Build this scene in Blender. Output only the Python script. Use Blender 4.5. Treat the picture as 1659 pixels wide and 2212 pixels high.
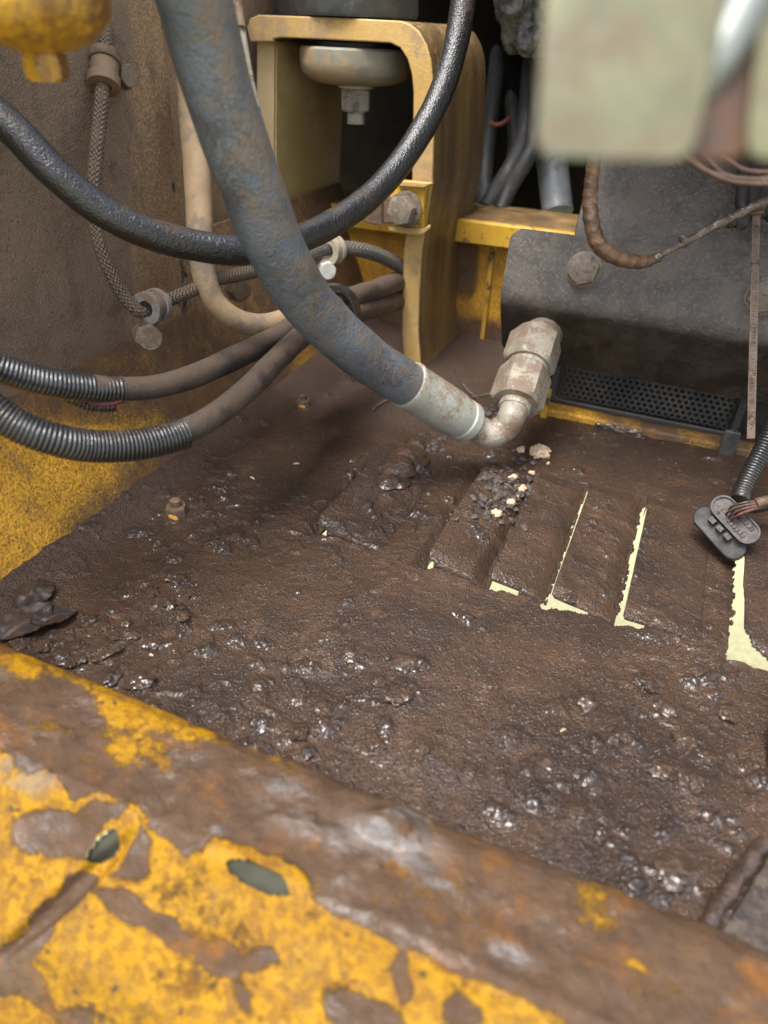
import bpy, math, random
import numpy as np
from mathutils import Vector, Matrix

SC = bpy.context.scene
for o in list(bpy.data.objects):
    bpy.data.objects.remove(o)
COL = SC.collection
random.seed(7); RNG = np.random.default_rng(7)

# ------------------------------------------------------------------ camera
# the camera was solved from the vanishing points of the photograph (a 1659 x 2212 view of it)
F = 1536.0; CX, CY = 829.5, 1106.0; CAMH = 0.35
_y = np.array([1615 - CX, -(100 - CY), -F]); _x = -np.array([-3743 - CX, -(-117 - CY), -F])
_y /= np.linalg.norm(_y); _x = _x - _y * np.dot(_x, _y); _x /= np.linalg.norm(_x); _z = np.cross(_x, _y)
ROT = np.array([_x, _y, _z]); CAM = np.array([0, 0, CAMH])
cam = bpy.data.cameras.new('camera'); camo = bpy.data.objects.new('camera', cam); COL.objects.link(camo)
cam.sensor_fit = 'HORIZONTAL'; cam.sensor_width = 36; cam.lens = 36 * F / 1659.0
m4 = Matrix.Identity(4)
for i in range(3):
    for j in range(3): m4[i][j] = ROT[i, j]
    m4[i][3] = CAM[i]
camo.matrix_world = m4
cam.clip_start = 0.01; cam.clip_end = 200
cam.dof.use_dof = True; cam.dof.focus_distance = 0.57; cam.dof.aperture_fstop = 6.8
SC.camera = camo

# ------------------------------------------------------------------ light
SUN_EL, SUN_AZ = math.radians(68), math.radians(205)     # azimuth clockwise from +y
w = bpy.data.worlds.new("World"); SC.world = w; w.use_nodes = True
nt = w.node_tree; bg = nt.nodes['Background']
sky = nt.nodes.new('ShaderNodeTexSky'); sky.sky_type = 'NISHITA'; sky.sun_disc = False
sky.sun_elevation = SUN_EL; sky.sun_rotation = SUN_AZ; sky.air_density = 1.0; sky.dust_density = 4.0; sky.ozone_density = 1.0
hs = nt.nodes.new('ShaderNodeHueSaturation'); hs.inputs['Saturation'].default_value = .5; nt.links.new(sky.outputs[0], hs.inputs['Color'])   # thin overcast
nt.links.new(hs.outputs[0], bg.inputs[0]); bg.inputs[1].default_value = 0.14
sun = bpy.data.lights.new('sun', 'SUN'); sun.energy = 1.5; sun.angle = math.radians(25); sun.color = (1.0, .97, .93)
suno = bpy.data.objects.new('sun', sun); COL.objects.link(suno)
sd = Vector((math.sin(SUN_AZ) * math.cos(SUN_EL), math.cos(SUN_AZ) * math.cos(SUN_EL), math.sin(SUN_EL)))
suno.rotation_euler = sd.to_track_quat('Z', 'Y').to_euler(); suno.location = (-.3, -.5, 2)
SC.view_settings.view_transform = 'Standard'; SC.view_settings.look = 'None'
SC.view_settings.exposure = 1.62; SC.view_settings.gamma = 1
SC.cycles.max_bounces = 6

# ------------------------------------------------------------------ geometry helpers
def ray(u, v): return ROT @ np.array([u - CX, -(v - CY), -F]) / F
def pz(u, v, z): d = ray(u, v); return CAM + d * ((z - CAM[2]) / d[2])
def py(u, v, y): d = ray(u, v); return CAM + d * ((y - CAM[1]) / d[1])
def px(u, v, x): d = ray(u, v); return CAM + d * ((x - CAM[0]) / d[0])
def pd(u, v, t): return CAM + ray(u, v) * t
def phit(u, v, p0, n):
    d = ray(u, v); return CAM + d * (np.dot(np.asarray(p0) - CAM, n) / np.dot(d, n))
def depth(p): return float(-((np.asarray(p) - CAM) @ ROT[:, 2]))
def project(P):
    c = (np.asarray(P) - CAM) @ ROT
    return CX + F * c[..., 0] / -c[..., 2], CY - F * c[..., 1] / -c[..., 2]
def unit(a): a = np.asarray(a, float); return a / np.linalg.norm(a)

def _h(ix, iy, iz, seed):
    n = (ix * 374761393 + iy * 668265263 + iz * 1274126177 + seed * 974711) & 0x7fffffff
    n = ((n ^ (n >> 13)) * 1103515245) & 0x7fffffff
    return ((n ^ (n >> 16)) & 0xffff) / 65535.0
def noise(P, s, seed=0):
    P = np.asarray(P, float) * s
    I = np.floor(P).astype(np.int64); f = P - I; f = f * f * (3 - 2 * f)
    r = 0
    for a in (0, 1):
        for b in (0, 1):
            for c in (0, 1):
                wgt = (f[..., 0] if a else 1 - f[..., 0]) * (f[..., 1] if b else 1 - f[..., 1]) * (f[..., 2] if c else 1 - f[..., 2])
                r = r + wgt * _h(I[..., 0] + a, I[..., 1] + b, I[..., 2] + c, seed)
    return r
def fbm(P, s, o=4, seed=0):
    t = 0; a = .5; n = 0
    for k in range(o):
        t = t + a * noise(P, s * 2 ** k, seed + k * 17); n += a; a *= .5
    return t / n
def sstep(a, b, x):
    t = np.clip((x - a) / (b - a), 0, 1); return t * t * (3 - 2 * t)

class MB:
    def __init__(s): s.v = []; s.f = []; s.uv = []; s.has_uv = False
    def add(s, V, Fc, UV=None):
        o = len(s.v); s.v += [tuple(map(float, p)) for p in V]
        s.f += [tuple(i + o for i in f) for f in Fc]
        if UV is not None: s.has_uv = True; s.uv += UV
        else: s.uv += [[(0, 0)] * len(f) for f in Fc]
        return s
    def box(s, c, ax, half):
        c = np.asarray(c, float); X, Y, Z = [np.asarray(a, float) * h for a, h in zip(ax, half)]
        V = [c + a * X + b * Y + d * Z for a in (-1, 1) for b in (-1, 1) for d in (-1, 1)]
        return s.add(V, [(0, 1, 3, 2), (4, 6, 7, 5), (0, 4, 5, 1), (2, 3, 7, 6), (0, 2, 6, 4), (1, 5, 7, 3)])
    def lathe(s, p0, axis, prof, n=32, phase=0, cap=True):
        """prof: list of (distance along axis, radius)"""
        p0 = np.asarray(p0, float); a = unit(axis); h = np.array([0, 0, 1.]) if abs(a[2]) < .9 else np.array([1., 0, 0])
        e1 = unit(np.cross(a, h)); e2 = np.cross(a, e1)
        V = []; Fc = []
        for t, r in prof:
            for k in range(n):
                th = 2 * math.pi * k / n + phase
                V.append(p0 + a * t + r * (math.cos(th) * e1 + math.sin(th) * e2))
        for i in range(len(prof) - 1):
            for k in range(n):
                k2 = (k + 1) % n; Fc.append((i * n + k, i * n + k2, (i + 1) * n + k2, (i + 1) * n + k))
        if cap:
            Fc.append(tuple(range(n - 1, -1, -1))); L = (len(prof) - 1) * n; Fc.append(tuple(range(L, L + n)))
        return s.add(V, Fc)
    def hexnut(s, p0, axis, h, af, phase=0, ch=.08):
        """hexagonal prism with chamfered corners; af = across flats"""
        R = af / math.sqrt(3); n = 48
        p0 = np.asarray(p0, float); a = unit(axis); hh = np.array([0, 0, 1.]) if abs(a[2]) < .9 else np.array([1., 0, 0])
        e1 = unit(np.cross(a, hh)); e2 = np.cross(a, e1)
        def rr(th, lim):
            t = (th - phase) % (math.pi / 3) - math.pi / 6
            return min(af / 2 / math.cos(t), lim)
        V = []; Fc = []; L = [(0, af * .5 * .97), (h * ch, R * .985), (h * ch * 1.4, R), (h * (1 - ch * 1.4), R), (h * (1 - ch), R * .985), (h, af * .5 * .97)]
        for t, lim in L:
            for k in range(n):
                th = phase + 2 * math.pi * k / n; r = rr(th, lim)
                V.append(p0 + a * t + r * (math.cos(th) * e1 + math.sin(th) * e2))
        for i in range(len(L) - 1):
            for k in range(n):
                k2 = (k + 1) % n; Fc.append((i * n + k, i * n + k2, (i + 1) * n + k2, (i + 1) * n + k))
        Fc.append(tuple(range(n - 1, -1, -1))); b = (len(L) - 1) * n; Fc.append(tuple(range(b, b + n)))
        return s.add(V, Fc)
    def tube(s, pts, rad, n=28, step=.004, rfun=None, cap=True, smooth=True):
        pts = np.asarray(pts, float); rad = np.asarray(rad if hasattr(rad, '__len__') else [rad] * len(pts), float)
        if smooth and len(pts) > 2: P, R = catmull(pts, rad, step)
        else: P, R = resample(pts, rad, step)
        N = len(P); T = np.gradient(P, axis=0); T /= np.linalg.norm(T, axis=1)[:, None]
        S = np.concatenate([[0], np.cumsum(np.linalg.norm(np.diff(P, axis=0), axis=1))])
        h = np.array([0, 0, 1.]); e = unit(np.cross(T[0], h if abs(T[0][2]) < .9 else [1, 0, 0]))
        V = []; Fc = []; UV = []
        th = np.arange(n) / n * 2 * math.pi
        for i in range(N):
            e = unit(e - T[i] * np.dot(e, T[i])); f = np.cross(T[i], e)
            r = R[i] * np.ones(n)
            if rfun is not None: r = r * rfun(S[i], th)
            V.append(P[i] + r[:, None] * (np.cos(th)[:, None] * e + np.sin(th)[:, None] * f))
        V = np.concatenate(V)
        for i in range(N - 1):
            for k in range(n):
                k2 = (k + 1) % n
                Fc.append((i * n + k, i * n + k2, (i + 1) * n + k2, (i + 1) * n + k))
                UV.append([(k / n, S[i]), ((k + 1) / n, S[i]), ((k + 1) / n, S[i + 1]), (k / n, S[i + 1])])
        if cap:
            Fc.append(tuple(range(n - 1, -1, -1))); UV.append([(0, 0)] * n)
            b = (N - 1) * n; Fc.append(tuple(range(b, b + n))); UV.append([(0, 0)] * n)
        return s.add(V, Fc, UV)
    def lump(s, c, r, seed, sub=3, amp=.35, freq=1.6, ax=None, oct=3):
        V, Fc = ICO[sub]
        N = fbm(V + seed * 3.17, freq, oct, seed) - .5
        W = V * (1 + 2 * amp * N)[:, None] * np.asarray(r, float)
        if ax is not None: W = W @ np.asarray(ax, float)
        return s.add(W + np.asarray(c, float), Fc)
    def prism(s, outline, d):
        """closed 3-D outline extruded by vector d"""
        A = np.asarray(outline, float); n = len(A); V = np.concatenate([A, A + np.asarray(d, float)])
        Fc = [tuple(range(n - 1, -1, -1)), tuple(range(n, 2 * n))] + [(i, (i + 1) % n, n + (i + 1) % n, n + i) for i in range(n)]
        return s.add(V, Fc)
    def build(s, name, mat, parent=None, sharp=35, bevel=0, attrs=None):
        V = np.array(s.v); org = np.array(parent.location) if parent is not None else np.array([V[:, 0].mean(), V[:, 1].mean(), V[:, 2].min()])
        if parent is not None and parent.get('_off') is not None: org = np.array(parent['_off'])
        me = bpy.data.meshes.new(name); me.from_pydata((V - org).tolist(), [], s.f); me.update()
        if s.has_uv:
            l = me.uv_layers.new(name='UVMap'); flat = [c for f in s.uv for p in f for c in p]; l.data.foreach_set('uv', flat)
        for k, a in (attrs or {}).items():
            at = me.attributes.new(k, 'FLOAT', 'POINT'); at.data.foreach_set('value', np.asarray(a, np.float32))
        me.polygons.foreach_set('use_smooth', [True] * len(me.polygons))
        me.set_sharp_from_angle(angle=math.radians(sharp))
        o = bpy.data.objects.new(name, me); COL.objects.link(o); me.materials.append(mat)
        if parent is not None:
            o.parent = parent
            if parent.type == 'MESH': o.location = (0, 0, 0)
            o['_off'] = [float(x) for x in org]
        else:
            o.location = org; o['_off'] = [float(x) for x in org]
        if bevel:
            b = o.modifiers.new('bevel', 'BEVEL'); b.width = bevel; b.segments = 2; b.limit_method = 'ANGLE'; b.angle_limit = math.radians(40)
        return o

def resample(pts, rad, step):
    d = np.concatenate([[0], np.cumsum(np.linalg.norm(np.diff(pts, axis=0), axis=1))])
    n = max(2, int(d[-1] / step) + 1); t = np.linspace(0, d[-1], n)
    return np.stack([np.interp(t, d, pts[:, k]) for k in range(3)], 1), np.interp(t, d, rad)
def catmull(pts, rad, step):
    A = np.concatenate([pts, rad[:, None]], 1); A = np.vstack([2 * A[0] - A[1], A, 2 * A[-1] - A[-2]]); out = []
    for i in range(1, len(A) - 2):
        p0, p1, p2, p3 = A[i - 1:i + 3]
        for t in np.linspace(0, 1, 40, endpoint=False):
            out.append(.5 * ((2 * p1) + (-p0 + p2) * t + (2 * p0 - 5 * p1 + 4 * p2 - p3) * t * t + (-p0 + 3 * p1 - 3 * p2 + p3) * t ** 3))
    out.append(A[-2]); out = np.array(out)
    return resample(out[:, :3], out[:, 3], step)

def _ico():
    import bmesh
    r = {}
    for k in (1, 2, 3, 4):
        b = bmesh.new(); bmesh.ops.create_icosphere(b, subdivisions=k, radius=1)
        r[k] = (np.array([v.co[:] for v in b.verts]), [tuple(v.index for v in f.verts) for f in b.faces]); b.free()
    return r
ICO = _ico()

def tag(o, label=None, cat=None, group=None, kind=None):
    if label: o['label'] = label
    if cat: o['category'] = cat
    if group: o['group'] = group
    if kind: o['kind'] = kind
    return o
def thing(name, loc, label, cat, group=None):
    o = bpy.data.objects.new(name, None); o.empty_display_size = .01; COL.objects.link(o); o.location = [float(c) for c in loc]
    return tag(o, label, cat, group)

# ------------------------------------------------------------------ materials
class NT:
    def __init__(s, name):
        s.m = bpy.data.materials.new(name); s.m.use_nodes = True; s.t = s.m.node_tree; s.b = s.t.nodes['Principled BSDF']
        tc = s.t.nodes.new('ShaderNodeTexCoord'); oi = s.t.nodes.new('ShaderNodeObjectInfo')
        ml = s.t.nodes.new('ShaderNodeMath'); ml.operation = 'MULTIPLY'; ml.inputs[1].default_value = 3.7; s.L(oi.outputs['Random'], ml.inputs[0])
        ad = s.t.nodes.new('ShaderNodeVectorMath'); ad.operation = 'ADD'; s.L(tc.outputs['Object'], ad.inputs[0]); s.L(ml.outputs[0], ad.inputs[1])
        s.co = ad.outputs[0]; s.uv = tc.outputs['UV']; s.bumpn = None
    def L(s, a, b): s.t.links.new(a, b)
    def _in(s, sock, v):
        if hasattr(v, 'is_output') or isinstance(v, bpy.types.NodeSocket): s.L(v, sock)
        else: sock.default_value = v
    def noise(s, scale, detail=3, rough=.55, co=None, stretch=None, dist=0):
        n = s.t.nodes.new('ShaderNodeTexNoise'); n.inputs['Scale'].default_value = scale; n.inputs['Detail'].default_value = detail
        n.inputs['Roughness'].default_value = rough; n.inputs['Distortion'].default_value = dist
        c = co or s.co
        if stretch:
            mp = s.t.nodes.new('ShaderNodeMapping'); mp.inputs['Scale'].default_value = stretch; s.L(c, mp.inputs[0]); c = mp.outputs[0]
        s.L(c, n.inputs['Vector']); return n.outputs['Fac']
    def voro(s, scale, feat='F1', co=None, rnd=1):
        n = s.t.nodes.new('ShaderNodeTexVoronoi'); n.feature = feat; n.inputs['Scale'].default_value = scale; n.inputs['Randomness'].default_value = rnd
        s.L(co or s.co, n.inputs['Vector']); return n.outputs['Distance']
    def ramp(s, f, lo, hi, a=0., b=1.):
        n = s.t.nodes.new('ShaderNodeMapRange'); n.interpolation_type = 'SMOOTHSTEP'
        s._in(n.inputs[0], f); n.inputs[1].default_value = lo; n.inputs[2].default_value = hi; n.inputs[3].default_value = a; n.inputs[4].default_value = b
        return n.outputs[0]
    def math(s, op, a, b=0., c=None):
        n = s.t.nodes.new('ShaderNodeMath'); n.operation = op; s._in(n.inputs[0], a); s._in(n.inputs[1], b)
        if c is not None: s._in(n.inputs[2], c)
        return n.outputs[0]
    def mix(s, f, a, b):
        n = s.t.nodes.new('ShaderNodeMix'); n.data_type = 'RGBA'; s._in(n.inputs[0], f)
        for k, v in ((6, a), (7, b)):
            if isinstance(v, (tuple, list)): n.inputs[k].default_value = (*v[:3], 1)
            else: s.L(v, n.inputs[k])
        return n.outputs[2]
    def attr(s, name):
        n = s.t.nodes.new('ShaderNodeAttribute'); n.attribute_name = name; return n.outputs['Fac']
    def up(s, axis=2):
        g = s.t.nodes.new('ShaderNodeNewGeometry'); x = s.t.nodes.new('ShaderNodeSeparateXYZ'); s.L(g.outputs['Normal'], x.inputs[0]); return x.outputs[axis]
    def pos(s, axis):
        x = s.t.nodes.new('ShaderNodeSeparateXYZ'); g = s.t.nodes.new('ShaderNodeNewGeometry'); s.L(g.outputs['Position'], x.inputs[0]); return x.outputs[axis]
    def bump(s, h, dist, strength=1.):
        n = s.t.nodes.new('ShaderNodeBump'); n.inputs['Strength'].default_value = strength; n.inputs['Distance'].default_value = dist
        s.L(h, n.inputs['Height'])
        if s.bumpn is not None: s.L(s.bumpn, n.inputs['Normal'])
        s.bumpn = n.outputs[0]; return s
    def out(s, col, rough, metal=0., spec=.5, coat=0., coatr=.14, coatior=1.5, coatn=None):
        s._col(s.b.inputs['Base Color'], col); s._in(s.b.inputs['Roughness'], rough); s._in(s.b.inputs['Metallic'], metal)
        s.b.inputs['Specular IOR Level'].default_value = spec
        if coat != 0.: s._in(s.b.inputs['Coat Weight'], coat); s.b.inputs['Coat Roughness'].default_value = coatr
        if coat != 0.: s.b.inputs['Coat IOR'].default_value = coatior
        if coat != 0. and (coatn or s.bumpn) is not None: s.L(coatn or s.bumpn, s.b.inputs['Coat Normal'])
        if s.bumpn is not None: s.L(s.bumpn, s.b.inputs['Normal'])
        return s.m
    def _col(s, sock, c):
        if isinstance(c, (tuple, list)): sock.default_value = (*c[:3], 1)
        else: s.L(c, sock)

def simple(name, c1, c2, sc=60, rough=(.5, .75), metal=0, dust=None, dusc=40, dlo=.45, dhi=.6, upw=0, bs=((400, .0004),), spec=.5, stretch=None):
    """two-tone noise colour, optional dust layer that settles by noise (and on upward faces), fine bumps"""
    n = NT(name); col = n.mix(n.ramp(n.noise(sc, 5, .6, stretch=stretch), .35, .65), c1, c2)
    r = n.ramp(n.noise(sc * 1.7, 4), .3, .7, rough[0], rough[1])
    if dust:
        f = n.noise(dusc, 6, .65, stretch=stretch)
        if upw: f = n.math('MULTIPLY_ADD', n.up(), upw, f)
        g = n.math('ADD', f, n.math('MULTIPLY', n.math('SUBTRACT', n.noise(dusc * 9, 3), .5), .35))
        f = n.ramp(g, dlo, dhi); col = n.mix(f, col, dust); r = n.math('MULTIPLY_ADD', f, .3, r)
        metal = n.math('MULTIPLY', n.math('SUBTRACT', 1., f), float(metal)) if metal else 0.
    for s, d in bs: n.bump(n.noise(s, 4, .6), d)
    return n.out(col, r, metal, spec)

MUD = (.062, .033, .0185); MUD2 = (.036, .0205, .0128); DUST = (.20, .145, .105); YEL = (.62, .35, .035)

def mud_mat():
    n = NT('wet_mud')
    c = n.mix(n.ramp(n.noise(12, 6, .65), .38, .62), MUD2, MUD)
    c = n.mix(n.ramp(n.noise(45, 6, .7, dist=.6), .52, .72), c, (.090, .048, .026))
    c = n.mix(n.ramp(n.noise(150, 5, .7), .60, .68), c, (.016, .011, .009))
    wet = n.attr('wet'); dry = n.math('ADD', n.attr('dry'), n.math('MULTIPLY', n.math('SUBTRACT', n.noise(40, 5), .5), .5)); dry = n.ramp(dry, .25, .8)
    c = n.mix(dry, c, n.mix(n.noise(300, 4), (.052, .031, .022), (.082, .052, .037)))
    c = n.mix(n.math('MULTIPLY', wet, .5), c, (.022, .015, .012))
    gl = n.ramp(n.noise(75, 5, .7), .46, .60); film = n.math('MAXIMUM', gl, wet)
    r = n.math('MULTIPLY_ADD', dry, .15, .6)
    n.bump(n.noise(230, 2, .5), .0012); n.bump(n.ramp(n.voro(420), .05, .5, 1, 0), .0006); film_n = n.bumpn   # the water film is smoother than the grit under it
    n.bump(n.noise(300, 3, .6), .0006)
    n.bump(n.noise(640, 3, .65), .0009)
    g = n.voro(620); n.bump(n.ramp(g, .05, .55, 1, 0), .0007)
    cw = n.math('MULTIPLY', n.math('MULTIPLY_ADD', film, .40, .24), n.math('SUBTRACT', 1., n.math('MULTIPLY', dry, .8)))
    return n.out(c, r, 0, .3, cw, .12, 1.6, film_n)
def clod_mat():
    n = NT('wet_clod'); c = n.mix(n.ramp(n.noise(90, 5, .65), .35, .65), (.030, .0175, .0115), (.066, .036, .020))
    n.bump(n.noise(170, 2, .5), .0018); film_n = n.bumpn; n.bump(n.noise(420, 4, .65), .0012); n.bump(n.noise(900, 3), .0004)
    return n.out(c, n.ramp(n.noise(120, 4), .35, .65, .5, .65), 0, .3, .75, .12, 1.6, film_n)
M = {}
M['mud'] = mud_mat(); M['clod'] = clod_mat()

def hose_mat():
    n = NT('dusty_grey_rubber')
    c = n.mix(n.ramp(n.noise(25, 5, .6), .35, .65), (.066, .082, .104), (.118, .138, .165))
    f = n.math('MULTIPLY_ADD', n.up(0), .20, n.noise(42, 7, .74, dist=1.0)); f = n.math('ADD', f, n.math('MULTIPLY', n.math('SUBTRACT', n.noise(150, 5, .7), .5), .35))  # dust noise, plus brown on the right side standing in for shade
    d = n.ramp(f, .55, .80, 0, .85); c = n.mix(d, c, (.165, .120, .082))
    wr = n.noise(55, 6, .72, stretch=None, dist=1.2); vein = n.ramp(n.math('ABSOLUTE', n.math('SUBTRACT', wr, .5)), .0, .035, 1, 0)
    vein = n.math('MULTIPLY', vein, n.ramp(n.noise(22, 3), .48, .62)); c = n.mix(n.math('MULTIPLY', vein, .7), c, (.27, .22, .165))
    n.bump(vein, .0011); n.bump(n.noise(110, 5, .65), .0013); n.bump(n.noise(480, 3), .0011)
    return n.out(c, n.math('MULTIPLY_ADD', d, .25, .42), 0, .55)
M['hose'] = hose_mat()

def oily_mat():
    n = NT('oily_black_rubber')
    f = n.math('MULTIPLY_ADD', n.up(), .17, n.noise(18, 6, .65)); f = n.math('ADD', f, n.math('MULTIPLY', n.math('SUBTRACT', n.noise(260, 4), .5), .4))
    d = n.ramp(f, .60, .80); c = n.mix(n.noise(120, 4), (.004, .0044, .0055), (.009, .0085, .0085)); c = n.mix(d, c, (.055, .037, .026))
    n.bump(n.noise(230, 4, .6), .0006); n.bump(n.noise(620, 3), .0007)
    return n.out(c, n.math('MULTIPLY_ADD', d, .2, n.ramp(n.noise(80, 4), .3, .7, .45, .55)), 0, .3, n.math('MULTIPLY', n.math('SUBTRACT', 1., d), .75), .13, 1.6)
M['oily'] = oily_mat()
M['tanhose'] = simple('dust_caked_hose', (.27, .185, .10), (.34, .24, .135), 40, (.7, .85), 0, (.20, .155, .115), 12, .52, .62, 0, ((90, .0006), (600, .0003)))
M['darkhose'] = simple('grimy_rubber', (.032, .028, .025), (.052, .043, .036), 40, (.35, .55), 0, (.085, .057, .038), 20, .40, .68, .16, ((150, .0008), (700, .0004)))
def loom_mat():
    n = NT('black_loom_plastic'); c = (.012, .0125, .014)
    f = n.math('MULTIPLY_ADD', n.up(), .3, n.noise(30, 5, .65)); f = n.math('ADD', f, n.math('MULTIPLY', n.math('SUBTRACT', n.noise(400, 3), .5), .5))
    d = n.ramp(f, .72, .98); c = n.mix(d, c, (.085, .058, .042)); n.bump(n.noise(800, 3), .0003)
    return n.out(c, n.math('MULTIPLY_ADD', d, .3, .45), 0, .3, n.math('MULTIPLY', n.math('SUBTRACT', 1., d), .9), .10, 1.6)
M['loom'] = loom_mat()
def braid_mat(name, c1, c2, dust):
    n = NT(name); sp = n.t.nodes.new('ShaderNodeSeparateXYZ'); n.L(n.uv, sp.inputs[0])
    a = n.math('MULTIPLY', sp.outputs[0], 2 * math.pi * 9); b = n.math('MULTIPLY', sp.outputs[1], 2 * math.pi * 260)
    s1 = n.math('SINE', n.math('ADD', a, b)); s2 = n.math('SINE', n.math('SUBTRACT', a, b)); tile = n.math('SINE', n.math('MULTIPLY', sp.outputs[0], 2 * math.pi * 9))
    sel = n.ramp(tile, -.2, .2); h = n.math('ADD', n.math('MULTIPLY', s1, sel), n.math('MULTIPLY', s2, n.math('SUBTRACT', 1., sel)))
    c = n.mix(n.ramp(h, -.7, .5), c1, c2); c = n.mix(n.ramp(n.noise(50, 5), .4, .62), c, dust)
    n.bump(h, .0009); n.bump(n.noise(700, 3), .0003)
    return n.out(c, .75, 0, .35)
M['braid'] = braid_mat('braided_sleeve', (.045, .036, .028), (.21, .165, .115), (.165, .12, .082))
M['braidgrey'] = braid_mat('grey_braided_sleeve', (.04, .042, .042), (.19, .185, .165), (.15, .13, .105))

def panel_mat():
    n = NT('dirt_coated_panel'); c = n.mix(n.ramp(n.noise(9, 5), .35, .65), (.150, .102, .074), (.205, .143, .104))
    c = n.mix(n.ramp(n.noise(800, 3, .7), .47, .62), c, (.28, .20, .138)); c = n.mix(n.ramp(n.noise(620, 4, .7), .58, .68), c, (.05, .035, .026))
    y = n.math('ADD', n.attr('tan'), n.math('MULTIPLY', n.math('SUBTRACT', n.noise(60, 6, .7, stretch=(1, 1, .35)), .5), 1.2))
    c = n.mix(n.ramp(y, .35, .70), c, n.mix(n.ramp(n.noise(500, 4, .7), .45, .6), (.23, .145, .082), (.36, .240, .140)))
    c = n.mix(n.ramp(n.noise(60, 6, .7, stretch=(1, 1, .12)), .50, .66, 0, .22), c, (.075, .050, .036))
    c = n.mix(n.ramp(n.noise(26, 6, .75), .56, .66, 0, .5), c, (.095, .07, .055))
    k = n.math('ADD', n.attr('bare'), n.math('MULTIPLY', n.math('SUBTRACT', n.noise(70, 6, .7, stretch=(1, 1, .5)), .5), 1.1))
    k = n.ramp(k, .55, .65); c = n.mix(k, c, (.022, .022, .024))
    n.bump(n.noise(30, 5, .6), .0035); n.bump(n.noise(600, 3, .65), .0012)
    return n.out(c, n.math('MULTIPLY_ADD', k, -.3, .78), 0, .35)
M['panel'] = panel_mat()

def paint_mat(name, yel, dirt, dirt2, fine=400, base_r=.42, spec=.5, stain=(.20, .095, .03), filmk=.5, dirt_r=.55, coat=0., edge=(.40, .60), big=2.3):
    """paint shows where the 'paint' attribute wins against the noise; elsewhere caked dirt"""
    n = NT(name); y = n.mix(n.ramp(n.noise(25, 5), .3, .7), yel, tuple(c * .82 for c in yel))
    p = n.math('ADD', n.attr('paint'), n.math('MULTIPLY', n.math('SUBTRACT', n.noise(30, 8, .78), .5), big))
    p = n.math('ADD', p, n.math('MULTIPLY', n.math('SUBTRACT', n.noise(fine, 5, .7), .5), 1.2))
    f = n.ramp(p, edge[0], edge[1]); d = n.mix(n.ramp(n.noise(60, 6, .65), .35, .65), dirt, dirt2)
    d = n.mix(n.ramp(n.noise(24, 6, .7), .5, .68), d, stain)
    film = n.math('ADD', n.ramp(n.noise(fine * .8, 4, .75), .47, .56, 0, filmk), n.ramp(n.noise(28, 6, .7), .46, .68, 0, big * .33)); film = n.math('MINIMUM', film, 1.)
    y2 = n.mix(film, y, tuple(.30 * a + .70 * b * .8 for a, b in zip(yel, stain)))
    y2 = n.mix(n.ramp(n.noise(fine * .5, 5, .7), .62, .66), y2, (.035, .024, .017))
    c = n.mix(f, d, y2)
    c = n.mix(n.ramp(n.noise(48, 6, .7, stretch=(1, 1, .12)), .54, .68, 0, .45), c, dirt2)
    if coat:
        wm = n.math('MULTIPLY', n.attr('wet'), n.ramp(n.noise(70, 6, .75, stretch=(.6, 1, 1)), .40, .56))
        c = n.mix(n.math('MULTIPLY', wm, .5), c, (.15, .145, .14))
        coat = n.math('MULTIPLY', n.math('SUBTRACT', 1., f), n.math('MAXIMUM', wm, n.ramp(n.noise(34, 5, .7, stretch=(.6, 1, 1)), .5, .64, 0, coat)))
    n.bump(n.math('SUBTRACT', 1., f), .0008); n.bump(n.noise(150, 5, .65), .0014); n.bump(n.noise(560, 3), .0006)
    return n.out(c, n.math('MULTIPLY_ADD', f, base_r - dirt_r, n.ramp(n.noise(90, 5), .35, .65, dirt_r - .14, dirt_r + .08)), 0, spec, coat, .2)
M['lowpaint'] = paint_mat('grimy_yellow_paint', (.74, .38, .032), (.085, .049, .028), (.125, .072, .040), 520, .5, .4, (.15, .070, .022), .85, .65, 0., (.22, .85), 1.2)
M['railpaint'] = paint_mat('muddy_yellow_paint', (.32, .165, .004), (.058, .034, .020), (.082, .046, .025), 230, .5, .2, (.15, .062, .014), .85, .66, .9, (.28, .70), 2.3)
M['beampaint'] = simple('yellow_paint', (.62, .36, .03), (.50, .28, .03), 20, (.4, .6), 0, (.085, .055, .032), 60, .57, .66, 0, ((300, .0005),))
M['dirtyyellow'] = simple('oily_yellow_paint', (.42, .24, .03), (.56, .32, .035), 18, (.4, .6), 0, (.07, .043, .026), 16, .48, .6, 0, ((300, .0006),))
M['bracket'] = simple('dusty_yellow_paint', (.53, .35, .125), (.47, .295, .088), 22, (.5, .7), 0, (.34, .235, .13), 15, .45, .65, 0, ((350, .0005),))
M['liner'] = simple('dusty_olive_paint', (.44, .325, .14), (.37, .26, .10), 14, (.55, .75), 0, (.46, .35, .20), 9, .42, .62, 0, ((350, .0005),))
M['bracketside'] = simple('dark_streaked_yellow', (.20, .125, .050), (.10, .062, .029), 30, (.32, .5), 0, (.30, .19, .075), 26, .54, .68, 0, ((120, .0009), (500, .0004)), stretch=(1, 1, .12))  # brown streaks, darkened further to carry the side face's shade
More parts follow.
